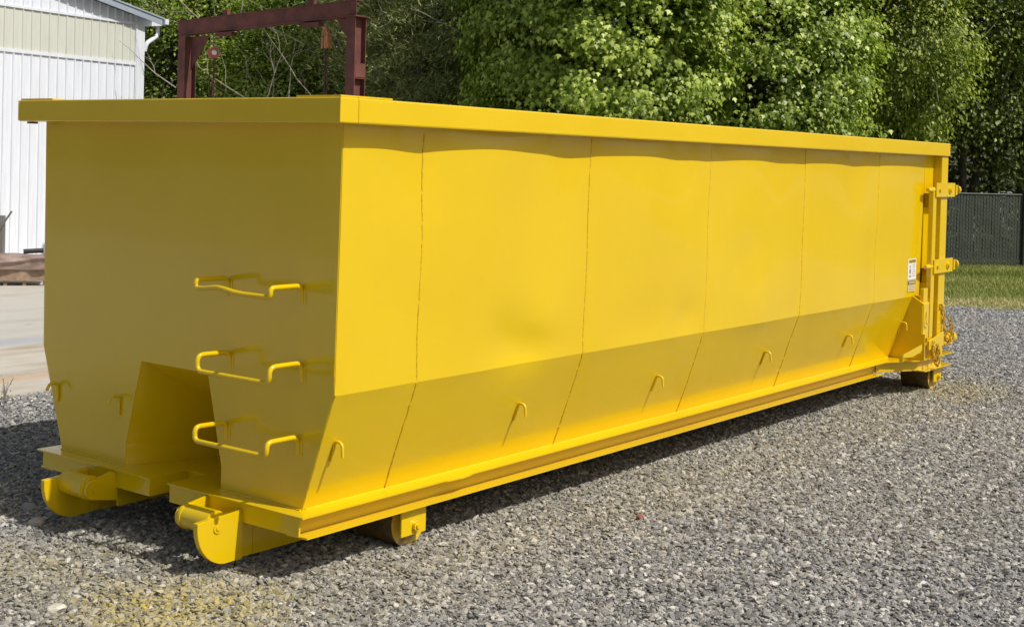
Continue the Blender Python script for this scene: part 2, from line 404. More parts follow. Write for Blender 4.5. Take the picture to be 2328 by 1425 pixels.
def stone_group(name, density, smin, smax, seed):
    g = bpy.data.node_groups.new(name, 'GeometryNodeTree')
    g.interface.new_socket("Geometry", in_out='INPUT', socket_type='NodeSocketGeometry')
    g.interface.new_socket("Geometry", in_out='OUTPUT', socket_type='NodeSocketGeometry')
    L = g.links.new; nn = g.nodes.new
    gi = nn("NodeGroupInput"); go = nn("NodeGroupOutput")
    dp = nn("GeometryNodeDistributePointsOnFaces"); dp.inputs["Density"].default_value = density; dp.inputs["Seed"].default_value = seed
    L(gi.outputs[0], dp.inputs["Mesh"])
    join = nn("GeometryNodeGeometryToInstance")
    for k in range(7):
        ico = nn("GeometryNodeMeshIcoSphere"); ico.inputs["Radius"].default_value = 1.0; ico.inputs["Subdivisions"].default_value = 1
        sp = nn("GeometryNodeSetPosition")
        ps = nn("GeometryNodeInputPosition")
        nz = nn("ShaderNodeTexNoise"); nz.noise_dimensions = '4D'; nz.inputs["W"].default_value = k*7.3+seed; nz.inputs["Scale"].default_value = 0.85; nz.inputs["Detail"].default_value = 1.0
        L(ps.outputs[0], nz.inputs["Vector"])
        sub = nn("ShaderNodeVectorMath"); sub.operation = 'SUBTRACT'; sub.inputs[1].default_value = (0.5, 0.5, 0.5)
        L(nz.outputs["Color"], sub.inputs[0])
        sc = nn("ShaderNodeVectorMath"); sc.operation = 'SCALE'; sc.inputs["Scale"].default_value = 2.5
        L(sub.outputs[0], sc.inputs[0]); L(ico.outputs[0], sp.inputs["Geometry"]); L(sc.outputs[0], sp.inputs["Offset"])
        tr = nn("GeometryNodeTransform"); tr.inputs["Scale"].default_value = (1.05+0.14*(k % 3), 0.76-0.06*(k % 2), 0.40+0.05*(k % 3))
        L(sp.outputs[0], tr.inputs["Geometry"])
        sm = nn("GeometryNodeSetMaterial"); sm.inputs["Material"].default_value = STONEM
        L(tr.outputs[0], sm.inputs["Geometry"])
        ss = nn("GeometryNodeSetShadeSmooth"); ss.inputs["Shade Smooth"].default_value = False
        L(sm.outputs[0], ss.inputs["Geometry"])
        L(ss.outputs[0], join.inputs[0])
    ip = nn("GeometryNodeInstanceOnPoints"); ip.inputs["Pick Instance"].default_value = True
    L(dp.outputs["Points"], ip.inputs["Points"]); L(join.outputs[0], ip.inputs["Instance"])
    rv = nn("FunctionNodeRandomValue"); rv.data_type = 'FLOAT_VECTOR'
    rv.inputs[0].default_value = (-0.6, -0.6, 0); rv.inputs[1].default_value = (0.6, 0.6, 6.283)
    e2r = nn("FunctionNodeEulerToRotation"); L(rv.outputs[0], e2r.inputs[0]); L(e2r.outputs[0], ip.inputs["Rotation"])
    r2 = nn("FunctionNodeRandomValue"); r2.data_type = 'FLOAT'; r2.inputs["Seed"].default_value = 5+seed
    r2.inputs[2].default_value = 0.0; r2.inputs[3].default_value = 1.0
    pw = nn("ShaderNodeMath"); pw.operation = 'POWER'; pw.inputs[1].default_value = 3.2; L(r2.outputs[1], pw.inputs[0])
    mr = nn("ShaderNodeMapRange"); mr.inputs["To Min"].default_value = smin; mr.inputs["To Max"].default_value = smax; L(pw.outputs[0], mr.inputs[0])
    L(mr.outputs[0], ip.inputs["Scale"])
    # small random lift
    r3 = nn("FunctionNodeRandomValue"); r3.data_type = 'FLOAT_VECTOR'; r3.inputs["Seed"].default_value = 9+seed
    r3.inputs[0].default_value = (0, 0, -0.002); r3.inputs[1].default_value = (0, 0, 0.011)
    ti = nn("GeometryNodeTranslateInstances"); ti.inputs["Local Space"].default_value = False
    L(ip.outputs[0], ti.inputs[0]); L(r3.outputs[0], ti.inputs["Translation"])
    L(ti.outputs[0], go.inputs[0])
    return g
near, far, s = gravel_cells()
for nm, cells, dens, a, b_, sd in (("gravel_stones", near, 5600, 0.0072, 0.0235, 1), ("gravel_stones", far, 3400, 0.0098, 0.024, 2)):
    e = emitter(nm, cells, s); md = e.modifiers.new("scatter", 'NODES'); md.node_group = stone_group("scatter_stones", dens, a, b_, sd)
    tag(e, "crushed grey gravel stones covering the yard", "gravel", kind="stuff")
print("gravel cells", len(near), len(far))

def stone(loc, r, col, label, seed, flat=0.6, group=None):
    rnd = random.Random(seed)
    import bmesh
    bm = bmesh.new(); bmesh.ops.create_icosphere(bm, subdivisions=3, radius=1.0)
    dirs = [Vector((rnd.gauss(0, 1), rnd.gauss(0, 1), rnd.gauss(0, 1))).normalized() for _ in range(9)]
    cut = [rnd.uniform(0.62, 0.9) for _ in dirs]
    for v in bm.verts:
        for dd, cc in zip(dirs, cut):
            k = v.co.dot(dd)
            if k > cc: v.co -= dd*(k-cc)
        v.co = Vector((v.co.x*r*1.25, v.co.y*r, v.co.z*r*flat))
    me = bpy.data.meshes.new("rock"); bm.to_mesh(me); bm.free()
    M = m_simple("rock_material", col, 0.8, 0.25, 30, bmp=0.002); me.materials.append(M)
    o = bpy.data.objects.new("rock", me); COL.objects.link(o); o.location = loc; o.rotation_euler = (0, 0, rnd.uniform(0, 6))
    tag(o, label, "rock"); return o
stone((-0.965, -0.483, 0.012), 0.036, (0.68, 0.62, 0.52), "largest pale cream rock lying in the sunlit gravel at the bottom left", 1)
stone((-0.149, 0.996, 0.016), 0.042, (0.34, 0.34, 0.33), "grey egg-shaped rock in the shadow in front of the left roller", 2)
stone((-0.28, 0.72, 0.014), 0.042, (0.62, 0.56, 0.48), "pale rock on the shadow edge below the left roller", 3)
stone((1.941, -1.523, 0.014), 0.022, (0.30, 0.09, 0.06), "small red brick fragment on the gravel beside the container", 4)
stone((-1.0, -1.0, 0.01), 0.026, (0.6, 0.58, 0.55), "whitish rock among the stones right of the cream one at the bottom edge", 5)

# ------------------------------------------------------------------ container
ZB, ZK, ZR, ZT = 0.317, 0.861, 2.072, 2.185
WB, WK, WT = 0.9216, 1.111, 1.128
XF, XEND = 0.0, 6.95
C0 = empty("roll_off_container")
tag(C0, "long bright yellow steel roll-off container with rungs on its shaded front end", "container")

def side_y(z):
    if z >= ZK: return WK+(WT-WK)*(z-ZK)/(ZR-ZK)
    return WB+(WK-WB)*(z-ZB)/(ZK-ZB)
SEAMS = [0.555, 1.9465, 3.3185, 4.713, 6.0913]
BND = [0.0]+SEAMS+[7.31]
rd = random.Random(5)
G = []
for k in range(26):
    G.append((rd.uniform(0.1, 7.0), rd.uniform(1.0, 2.1), rd.uniform(0.18, 0.4), rd.uniform(0.15, 0.5), rd.uniform(-0.007, 0.006)))
G += [(1.42, 0.93, 0.28, 0.11, -0.024), (1.25, 1.05, 0.16, 0.12, -0.014), (1.62, 0.98, 0.10, 0.22, 0.008), (3.1, 0.98, 0.14, 0.1, -0.012), (2.6, 1.0, 0.35, 0.16, -0.010), (1.0, 1.75, 0.3, 0.5, 0.006), (1.72, 2.05, 0.14, 0.25, -0.012), (2.9, 2.02, 0.2, 0.3, -0.010), (4.3, 2.02, 0.2, 0.3, -0.010), (0.5, 2.0, 0.2, 0.3, -0.008), (5.6, 2.02, 0.25, 0.3, -0.008)]
def dent(x, z):
    """outward bulge of the sheet (m)"""
    d = 0.0
    for i in range(len(BND)-1):
        if BND[i] <= x <= BND[i+1]:
            t = (x-BND[i])/(BND[i+1]-BND[i]); w = BND[i+1]-BND[i]
            d += 0.010*math.sin(math.pi*t)*min(1, w)+0.004*(0.5-t)*2*(1 if i % 2 else 0.6)
    for gx, gz, sx, sz, a in G:
        d += a*math.exp(-((x-gx)/sx)**2-((z-gz)/sz)**2)
    fz = min(1, max(0, (z-ZB)/0.25))*min(1, max(0, (ZR+0.05-z)/0.12))
    if z < ZK: fz *= 0.6
    return d*fz
def side_wall(sgn, name):
    mb = MB()
    zs_up = [ZK+(ZR+0.02-ZK)*i/30 for i in range(31)]
    zs_dn = [ZB+(ZK-ZB)*i/10 for i in range(11)]
    for seg in range(len(BND)-1):
        a, b = BND[seg], BND[seg+1]
        xs = [a+(b-a)*i/24 for i in range(25)]
        for zs, xmax in ((zs_up, 7.31), (zs_dn, XEND)):
            X = [min(x, xmax) for x in xs]
            if zs is zs_up and seg == len(BND)-2 and sgn < 0:
                X = [a+(7.10-a)*i/24 for i in range(25)]
            vs = [(x, sgn*(side_y(z)+dent(x, z) if sgn < 0 else side_y(z)), z) for z in zs for x in X]
            n = len(X); fs = []
            for r in range(len(zs)-1):
                for c in range(n-1):
                    if X[c+1]-X[c] < 1e-5: continue
                    q = (r*n+c, r*n+c+1, (r+1)*n+c+1, (r+1)*n+c)
                    fs.append(q if sgn < 0 else q[::-1])
            mb.add(vs, fs, True)
    return mb.build(name, YEL, C0)
side_wall(-1, "side_panel")
side_wall(1, "side_panel")
# upper part of the side above the slot at the rear
MB().box(7.10, 7.31, -1.13, -1.115, 1.745, ZR+0.02).build("rear_panel", YEL, C0)

# weld seams down the near side
for sx in SEAMS:
    mb = MB(); pts = []; z = ZB
    r_ = random.Random(int(sx*100))
    dx0 = r_.uniform(-0.01, 0.01)
    while z < ZR:
        x = sx+0.004*math.sin(z*9+sx)+r_.uniform(-0.0022, 0.0022)+dx0
        y = -(side_y(z)+dent(sx-0.001, z))
        pts.append((x, y-0.001, z)); z += 0.018
    seg = []
    for p in pts:
        seg.append(p)
        if len(seg) > 3 and (r_.random() < 0.07):
            mb.tube(seg, 0.0048, 6); seg = []
    if len(seg) > 1: mb.tube(seg, 0.0048, 6)
    mb.build("weld_seam", WELD, C0)
# corner weld at the near front edge of the slope
mb = MB(); r_ = random.Random(3)
pts = [(0.002+r_.uniform(-0.002, 0.002), -side_y(z)-0.001, z) for z in np.arange(ZB, 0.95, 0.015)]
mb.tube(pts, 0.0048, 6); mb.build("weld_seam", YEL, C0)

# front wall with the tunnel notch
NZ, NK = 0.865, 0.43
yA, yB = 0.257, 0.370
def frontpoly():
    P = [(-WT, ZR+0.02), (-WK, ZK), (-WB, ZB), (-yB, ZB), (-yB, NK), (-yA, NZ), (yA, NZ), (yB, NK), (yB, ZB), (WB, ZB), (WK, ZK), (WT, ZR+0.02)]
    return P
MB().prism([(-WT, NZ), (-WK, ZK), (-WB, ZB), (-yB, ZB), (-yB, NK), (-yA, NZ)], (-0.004, 0.004), 'x')\
    .prism([(WT*0.9855, ZK), (WK, ZK), (WB, ZB), (yB, ZB), (yB, NK), (yA, NZ), (WK, NZ)][1:], (-0.004, 0.004), 'x')\
    .prism([(-WT, ZR+0.02), (-WK, NZ), (WK, NZ), (WT, ZR+0.02)], (-0.004, 0.004), 'x').build("front_panel", YEL, C0)
# recess behind the notch
P = (0.95, 0.012, ZB)
MB().add([(0, yA, NZ), (0, yB, NK), (0, yB, ZB), P], [(0, 1, 3), (1, 2, 3)])\
    .add([(0, -yA, NZ), (0, -yB, NK), (0, -yB, ZB), (P[0], -P[1], P[2])], [(0, 3, 1), (1, 3, 2)])\
    .add([(0, yA, NZ), P, (P[0], -P[1], P[2]), (0, -yA, NZ)], [(0, 1, 2, 3)]).build("tunnel_recess", YEL, C0)
# rear door
MB().box(7.42, 7.46, -1.15, 1.15, ZB+0.01, ZR-0.004).build("rear_door", YEL, C0)

# top rails
MB().box(-0.114, 0.0, -1.22, 1.22, ZR, ZT).build("top_rail", YEL, C0, bevel=0.006)
MB().box(0.0005, 7.47, -1.2205, -1.12, ZR-0.0005, ZT+0.0005).build("top_rail", YEL, C0, bevel=0.008)
MB().box(0.0005, 7.47, 1.12, 1.2205, ZR-0.0005, ZT+0.0005).build("top_rail", YEL, C0, bevel=0.008)
for sg in (-1, 1):
    mb = MB()
    x1, y1 = 0.25, 0.92
    mb.prism([(-0.10, sg*0.93), (-0.105, sg*1.212), (0.22, sg*1.215), (0.23, sg*1.13), (-0.01, sg*1.125), (-0.015, sg*0.93)], (ZT+0.001, ZT+0.009), 'z')
    mb.tube([(-0.112, sg*1.218, z) for z in np.arange(ZR+0.004, ZT, 0.012)], 0.005, 6)
    mb.build("corner_plate", YEL, C0)
MB().box(-0.10, -0.06, 1.12, 1.16, ZR-0.012, ZR-0.001).build("weld_tab", DARKSTEEL, C0)

# base: floor flange, front channel, side channels
xF = -0.09
mb = MB()
for sg in (-1, 1):
    mb.prism([(xF, sg*0.076), (xF, sg*1.022), (6.62, sg*1.022), (6.95, sg*1.21), (7.74, sg*1.215), (7.74, sg*0.076)], (ZB-0.008, ZB), 'z')
mb.box(0.15, 7.74, -0.0755, 0.0755, ZB-0.008, ZB-0.0004)
mb.build("base_plate", YEL, C0)
mb = MB()
for sg in (-1, 1):
    mb.prism([(xF+0.014, sg*0.088), (xF+0.014, sg*0.985), (xF+0.024, sg*0.985), (xF+0.024, sg*0.088)], (0.222, ZB-0.0085), 'z')
    mb.prism([(xF+0.0145, sg*0.078), (0.5, sg*0.078), (0.5, sg*0.0875), (xF+0.0145, sg*0.0875)], (0.222, ZB-0.0085), 'z')
mb.box(0.16, 0.17, -0.076, 0.076, 0.222, ZB-0.009)
mb.build("front_channel", YEL, C0)
for sg in (-1, 1):
    mb = MB()
    yw, yo = 0.938, 1.024
    def bulge(x): return 0.010*math.exp(-((x-1.05)/0.12)**2)
    xs = [xF+0.026]+[0.2+i*0.1 for i in range(65)]+[6.62]
    # web
    mb.prism([(xF+0.0245, sg*yw), (6.62, sg*yw), (6.62, sg*(yw-0.008)), (xF+0.0245, sg*(yw-0.008))], (0.222, ZB-0.0085), 'z')
    mb.prism([(xF+0.02, sg*0.90), (xF+0.028, sg*yo), (6.58, sg*yo), (6.52, sg*0.90)], (0.214, 0.2215), 'z')
    mb.build("side_channel", YEL, C0)
# dented edge lip at the near side
mb = MB()
mb.prism([(0.9, -1.0225), (1.02, -1.034), (1.1, -1.0225)], (ZB-0.012, ZB-0.003), 'z').build("bent_lip", YEL, C0)
# rear outrigger channel
for sg in (-1, 1):
    mb = MB()
    mb.prism([(6.58, sg*0.955), (6.98, sg*1.165), (7.55, sg*1.165), (7.55, sg*1.157), (6.985, sg*1.157), (6.59, sg*0.947)], (0.222, ZB-0.0085), 'z')
    mb.prism([(7.0, sg*1.13), (7.0, sg*1.225), (7.66, sg*1.225), (7.62, sg*1.13)], (0.212, 0.2213), 'z')
    mb.build("rear_channel", YEL, C0)
# main rails under the floor and nose plates
for sg in (-1, 1):
    mb = MB()
    mb.box(0.0, 7.4, min(sg*0.578, sg*0.600), max(sg*0.578, sg*0.600), 0.055, 0.2215)
    mb.box(-0.05, 7.4, min(sg*0.36, sg*0.375), max(sg*0.36, sg*0.375), 0.12, 0.2215)
    mb.box(-0.0655, -0.001, min(sg*0.579, sg*0.598), max(sg*0.579, sg*0.598), 0.0555, ZB-0.009)
    mb.build("main_rail", YEL, C0)
    # outer curved nose plate: (x,z)
    pts = [(-0.068, 0.283), (-0.335, 0.262)]
    for i in range(0, 13):
        t = math.radians(180+90*i/12*0.93)
        pts.append((-0.155+0.18*math.cos(t), 0.236+0.188*math.sin(t)))
    pts += [(-0.068, 0.05)]
    nose = MB().prism(pts, (sg*0.577, sg*0.607), 'y').build("nose_plate", YEL, C0, bevel=0.002)
    pts = [(-0.067, 0.30), (-0.10, 0.305), (-0.225, 0.275)]
    for i in range(9):
        t = math.radians(105+150*i/8); pts.append((-0.21+0.045*math.cos(t), 0.232+0.05*math.sin(t)))
    pts += [(-0.20, 0.18), (-0.067, 0.155)]
    MB().prism(pts, (sg*0.345, sg*0.367), 'y').build("nose_plate", YEL, C0, bevel=0.002)
    mb = MB(); mb.cyl((-0.205, sg*0.369, 0.236), (-0.205, sg*0.5755, 0.236), 0.058, 32)
    mb.cyl((-0.205, sg*0.378, 0.236), (-0.205, sg*0.392, 0.236), 0.062, 32)
    mb.build("nose_roller", YEL, C0)
    mb = MB(); mb.cyl((-0.22, sg*0.607, 0.222), (-0.22, sg*0.612, 0.222), 0.024, 18); mb.cyl((-0.22, sg*0.612, 0.222), (-0.22, sg*0.616, 0.222), 0.012, 6)
    mb.build("roller_pin", YEL, C0)
    MB().cyl((-0.205, sg*0.344, 0.236), (-0.205, sg*0.339, 0.236), 0.016, 14).build("roller_pin", YEL, C0)
# cross members seen dark beneath
mb = MB()
for x in np.arange(0.6, 7.2, 0.45):
    mb.box(x, x+0.05, -0.925, 0.925, 0.225, 0.3085)
mb.build("cross_member", YEL, C0)

# ground rollers
def ground_wheel(x, sg, yface, name="ground_roller"):
    r = 0.124
    w = empty(name, (0, 0, 0)); w.parent = C0
    mb = MB(); y0, y1 = sg*yface, sg*(yface-0.25)
    mb.cyl((x, y0, r), (x, y1, r), r, 40, cap=False)
    o1 = mb.build("tread", DARKSTEEL, w)
    mb = MB(); mb.cyl((x, sg*(yface+0.001), r), (x, sg*(yface-0.012), r), r*0.995, 40)
    o2 = mb.build("wheel_face", WHEELM, w)
    return w
def bracket(x, sg, y, z1):
    mb = MB(); mb.box(x-0.09, x+0.09, min(sg*y, sg*(y+0.012)), max(sg*y, sg*(y+0.012)), 0.075, z1)
    b = mb.build("wheel_bracket", YEL, C0, bevel=0.002)
    mb = MB(); yy = y+0.012
    mb.cyl((x+0.01, sg*yy, 0.118), (x+0.01, sg*(yy+0.018), 0.118), 0.024, 18); mb.cyl((x+0.01, sg*(yy+0.018), 0.118), (x+0.01, sg*(yy+0.026), 0.118), 0.013, 6)
    mb.build("axle_bolt", YEL, b)
for sg in (-1, 1):
    ground_wheel(0.725, sg, 0.925); bracket(0.70, sg, 0.972, 0.2135)
    ground_wheel(7.455, sg, 1.13); bracket(7.46, sg, 1.158, 0.2115)

# ladder rungs
def rung(zt, zc, xo, yl, yr, bent=0.0):
    r = 0.0122
    g = [(-0.006, yl, zt-0.085), (-0.010, yl, zt+0.0), (-0.02-xo, yl, zt+0.004), (-0.02-xo, yl, zc), (-0.02-xo, yr, zc+bent*0.2), (-0.02-xo, yr, zt+0.002), (-0.010, yr, zt+0.002), (-0.006, yr, zt-0.080)]
    pts = fillet(g, 0.035, 6)
    if bent:
        pts = [Vector((p.x-0.0, p.y, p.z+bent*max(0, 1-abs((p.y-(yl-0.15))/0.2)) if p.x < -0.15 and p.z < zc+0.03 else p.z)) for p in pts]
        q = []
        for a, b in zip(pts[:-1], pts[1:]):
            n = max(1, int((b-a).length/0.05)); q += [a.lerp(b, i/n) for i in range(n)]
        q.append(pts[-1])
        q = [Vector((p.x-0.02*math.exp(-((p.y+0.6)/0.15)**2)*(1 if p.x < -0.15 else 0), p.y, p.z+(bent*math.exp(-((p.y+0.57)/0.09)**2) if (p.x < -0.15 and p.z < zc+0.02) else 0))) for p in q]
        pts = q
    MB().tube(pts, r, 12).build("ladder_rung", YEL, C0)
rung(1.335, 1.292, 0.175, -0.392, -0.895, bent=0.018)
rung(0.985, 0.915, 0.18, -0.415, -0.905)
rung(0.648, 0.588, 0.175, -0.402, -0.893)

for zt, yl, yr in ((1.335, -0.392, -0.895), (0.985, -0.415, -0.905), (0.648, -0.402, -0.893)):
    for y in (yl, yr):
        MB().box(-0.0075, -0.0042, y-0.028, y-0.012, zt-0.085, zt-0.01).build("weld_pad", YEL, C0)
r_ = random.Random(8)
for y0, y1 in ((-WB, -yB), (yB, WB)):
    MB().tube([(-0.007+r_.uniform(-0.002, 0.002), y0+(y1-y0)*i/50, ZB+0.002+r_.uniform(-0.001, 0.001)) for i in range(51)], 0.0055, 6).build("weld_bead", YEL, C0)
MB().tube([(0.02+6.9*i/300, -WB-0.003+r_.uniform(-0.0015, 0.0015), ZB+0.002) for i in range(301)], 0.005, 6).build("weld_bead", YEL, C0)
# J hooks
def jhook_front(y, z):
    pts = fillet([(-0.012, y, z-0.095), (-0.012, y, z+0.004), (-0.060, y, z+0.008), (-0.078, y, z-0.03)], 0.03, 6)
    MB().tube(pts, 0.0085, 10).build("tarp_hook", YEL, C0)
for y in (0.962, 0.423): jhook_front(y, 0.665)
# on the sloping side: leg lies against the slope, the tip curls outwards
sl_ = Vector((0, -(WK-WB), ZK-ZB)).normalized()       # up the slope on near side
nrm = Vector((0, -(ZK-ZB), -(WK-WB))).normalized()
for hx in (0.085, 1.46, 2.88, 4.34, 5.77, 6.905):
    r_ = random.Random(int(hx*77)); lean = r_.uniform(-0.012, 0.012)
    z = 0.632+r_.uniform(-0.01, 0.01); base = Vector((hx, -side_y(z), z))+nrm*0.008
    pts = fillet([base-sl_*0.10+Vector((lean, 0, 0)), base+sl_*0.005, base+sl_*0.01+nrm*0.042, base+nrm*0.05-Vector((0, 0, 0.05))], 0.024, 6)
    MB().tube(pts, 0.0075, 10).build("tarp_hook", YEL, C0)

# rear bulkhead box, posts, hinges, latch
MB().prism([(-side_y(0.86), 0.857), (-side_y(0.317)+0.002, ZB+0.0005), (-1.205, ZB+0.0005), (-1.205, 0.795), (-side_y(0.86)-0.003, 0.857)][0:5], (6.945, 6.957), 'x').build("rear_gusset", YEL, C0)
MB().prism([(1.111, 0.857), (0.92, ZB+0.0005), (1.205, ZB+0.0005), (1.205, 0.795)], (6.945, 6.957), 'x').build("rear_gusset", YEL, C0)
MB().prism([(-1.112, 0.862), (-1.21, 0.802), (-1.21, 0.793), (-1.112, 0.853)], (6.9445, 7.10), 'x').build("gusset_cap", YEL, C0)
MB().box(6.958, 7.30, -1.165, -1.155, ZB+0.0005, 0.79).build("latch_backing_plate", YEL, C0)
MB().box(7.08, 7.40, -1.03, -1.02, 0.5, 1.76).build("slot_back_plate", YEL, C0)
MB().box(7.18, 7.32, -1.10, -1.06, 1.09, 1.62).box(7.18, 7.32, -1.10, -1.06, 0.7, 0.96).build("slot_inner_tube", YEL, C0)
MB().box(7.315, 7.468, -1.205, -1.05, ZB+0.001, ZR-0.0008).build("rear_post", YEL, C0, bevel=0.006)
MB().box(7.105, 7.185, -1.212, -1.17, 0.50, 1.76).build("latch_bar", YEL, C0, bevel=0.003)
MB().box(6.96, 7.085, -1.212, -1.168, 0.50, 0.80).box(6.975, 7.075, -1.2, -1.17, 0.80, 0.93).build("latch_tube", YEL, C0, bevel=0.003)
for (za, zb) in ((1.715, 1.838), (1.05, 1.172)):
    h = MB().box(7.14, 7.60, -1.226, -1.2125, za, zb).build("hinge_plate", YEL, C0, bevel=0.002)
    zc = (za+zb)/2
    MB().cyl((7.22, -1.226, zc), (7.22, -1.238, zc), 0.017, 12).build("bolt", YEL, h)
    MB().cyl((7.47, -1.226, zc), (7.47, -1.235, zc), 0.034, 18).cyl((7.47, -1.235, zc), (7.47, -1.245, zc), 0.018, 12).build("bolt", YEL, h)
    mb = MB(); mb.cyl((7.60, -1.20, zc), (7.70, -1.20, zc), 0.018, 14); mb.cyl((7.69, -1.20, zc), (7.725, -1.20, zc), 0.042, 8)
    mb.box(7.6, 7.635, -1.235, -1.18, zc-0.045, zc+0.045)
    mb.build("hinge_bolt", YEL, h)
    MB().cyl((7.02, -1.19, zc), (7.14, -1.19, zc), 0.016, 12, r2=0.028).build("grease_point", YEL, h)
MB().prism([(7.04, 0.40), (7.04, 0.475), (7.40, 0.53), (7.40, 0.405)], (-1.238, -1.222), 'y').build("latch_plate", YEL, C0, bevel=0.002)
mb = MB(); mb.box(6.94, 6.952, -1.235, -1.20, ZB+0.001, 0.535); mb.prism([(6.953, ZB+0.001), (6.953, 0.52), (7.02, ZB+0.001)], (-1.215, -1.207), 'y'); mb.box(6.935, 7.0, -1.235, -1.2, 0.535, 0.545)
mb.build("latch_post", YEL, C0)
mb = MB(); mb.prism([(6.50, 0.385), (6.50, 0.412), (6.92, 0.458), (6.92, 0.405), (6.72, 0.372)], (-1.222, -1.216), 'y'); mb.box(6.49, 6.92, -1.2155, -1.185, 0.385, 0.391)
mb.box(6.485, 6.495, -1.222, -1.19, 0.35, 0.41)
mb.build("latch_lever", YEL, C0)
mb = MB(); mb.tube(fillet([(7.02, -1.22, 0.73), (6.97, -1.235, 0.63), (7.03, -1.235, 0.62)], 0.02, 5), 0.005, 6); mb.build("latch_wire_hook", YEL, C0)
for cx_, w_ in ((7.17, 0.05), (7.30, 0.05)):
    MB().box(cx_, cx_+0.03, -1.235, -1.222, ZB+0.001, 0.40).build("latch_lug", YEL, C0)
mb = MB(); mb.cyl((7.47, -1.19, 0.46), (7.66, -1.19, 0.46), 0.035, 16); mb.cyl((7.64, -1.19, 0.46), (7.72, -1.19, 0.45), 0.055, 18)
mb.cyl((7.48, -1.19, 0.42), (7.6, -1.19, 0.40), 0.02, 12)
mb.build("rear_latch_pin", YEL, C0)

def chain(path, name, material, pitch=0.046, r=0.0052, wid=0.0135, parent=None):
    P = [Vector(p) for p in path]; L = [0]
    for a, b in zip(P[:-1], P[1:]): L.append(L[-1]+(b-a).length)
    def at(s):
        for i in range(len(P)-1):
            if s <= L[i+1]: return P[i].lerp(P[i+1], (s-L[i])/max(1e-9, L[i+1]-L[i]))
        return P[-1]
    mb = MB(); s_ = 0; k = 0
    while s_+pitch < L[-1]:
        a, b = at(s_), at(s_+pitch); d = (b-a).normalized(); c = (a+b)/2
        sidev = Vector((1, 0, 0)) if k % 2 == 0 else Vector((0, 1, 0))
        sidev = (sidev-d*sidev.dot(d)).normalized(); h = pitch/2+r*1.2
        loop = []
        for i in range(12):
            t = 2*math.pi*i/12
            loop.append(c+sidev*wid*math.cos(t)+d*((h-wid)*(1 if math.sin(t) > 0 else -1 if math.sin(t) < 0 else 0)+wid*math.sin(t)))
        mb.tube(loop, r, 6, closed=True); s_ += pitch*0.92; k += 1
    return mb.build(name, material, parent)
chain(fillet([(7.40, -1.222, 0.76), (7.42, -1.228, 0.60), (7.44, -1.24, 0.47), (7.52, -1.25, 0.40), (7.60, -1.25, 0.47), (7.56, -1.24, 0.60), (7.48, -1.235, 0.66)], 0.05), "chain", CHAINM, parent=C0)
chain(fillet([(7.12, -1.25, 0.47), (7.10, -1.255, 0.36), (7.14, -1.26, 0.28), (7.22, -1.26, 0.24), (7.24, -1.255, 0.34), (7.20, -1.25, 0.47)], 0.04), "chain", CHAINM, parent=C0)
MB().box(7.345, 7.36, -1.235, -1.2, 0.76, 0.775).box(7.345, 7.41, -1.235, -1.222, 0.752, 0.766).build("chain_lug", YEL, C0)

# warning decals on the near side
def text(body, x, z, size, material, parent, y=-1.1395, bold=False):
    cu = bpy.data.curves.new("lettering", 'FONT'); cu.body = body; cu.size = size; cu.align_x = 'CENTER'; cu.align_y = 'CENTER'; cu.extrude = 0.0004
    if bold: cu.offset = 0.0012
    cu.materials.append(material)
    t_ = bpy.data.objects.new("text_source", cu); COL.objects.link(t_)
    me = bpy.data.meshes.new_from_object(t_.evaluated_get(bpy.context.evaluated_depsgraph_get())); bpy.data.objects.remove(t_)
    o = bpy.data.objects.new("lettering", me); COL.objects.link(o); o.parent = parent
    o.location = (x, y, z); o.rotation_euler = (math.radians(90), 0, 0); return o
dx0, dx1 = 6.79, 6.975
yd = -(side_y(1.06)+max(dent(x, z) for x in (6.8, 6.9, 7.0) for z in (0.95, 1.1, 1.18)))-0.002
dcl = MB().box(dx0, dx1, yd-0.001, yd+0.012, 1.01, 1.185).build("warning_decal", WHITEP, C0)
dcl["label"] = "white caution sticker with a yellow heading"
MB().box(dx0+0.01, dx1-0.01, yd-0.002, yd-0.0012, 1.15, 1.178).build("heading", DECALY, dcl)
text("CAUTION", (dx0+dx1)/2, 1.164, 0.033, BLACKP, dcl, yd-0.0024, True)
mb = MB()
for i in range(7): mb.box(dx0+0.10, dx1-0.015-(0.02 if i % 3 == 2 else 0), yd-0.002, yd-0.0012, 1.132-i*0.016, 1.137-i*0.016)
mb.cyl((dx0+0.05, yd-0.0012, 1.12), (dx0+0.05, yd-0.002, 1.12), 0.014, 12); mb.box(dx0+0.03, dx0+0.07, yd-0.002, yd-0.0012, 1.06, 1.10); mb.box(dx0+0.025, dx0+0.08, yd-0.002, yd-0.0012, 1.03, 1.045)
mb.build("printed_lines", GREYINK, dcl)
dcl2 = MB().box(dx0+0.005, dx1-0.005, yd-0.001, yd+0.012, 0.905, 1.002).build("warning_decal", DECALT, C0)
dcl2["label"] = "tan warning sticker with a black framed heading"
MB().box(dx0+0.008, dx1-0.008, yd-0.0018, yd-0.0012, 0.966, 0.999).build("heading", BLACKP, dcl2)
text("WARNING", (dx0+dx1)/2, 0.982, 0.03, DECALT, dcl2, yd-0.0024, True)
mb = MB()
for i in range(4): mb.box(dx0+0.02, dx1-0.02-(0.02 if i == 3 else 0), yd-0.002, yd-0.0012, 0.953-i*0.012, 0.957-i*0.012)
mb.build("printed_lines", GREYINK, dcl2)

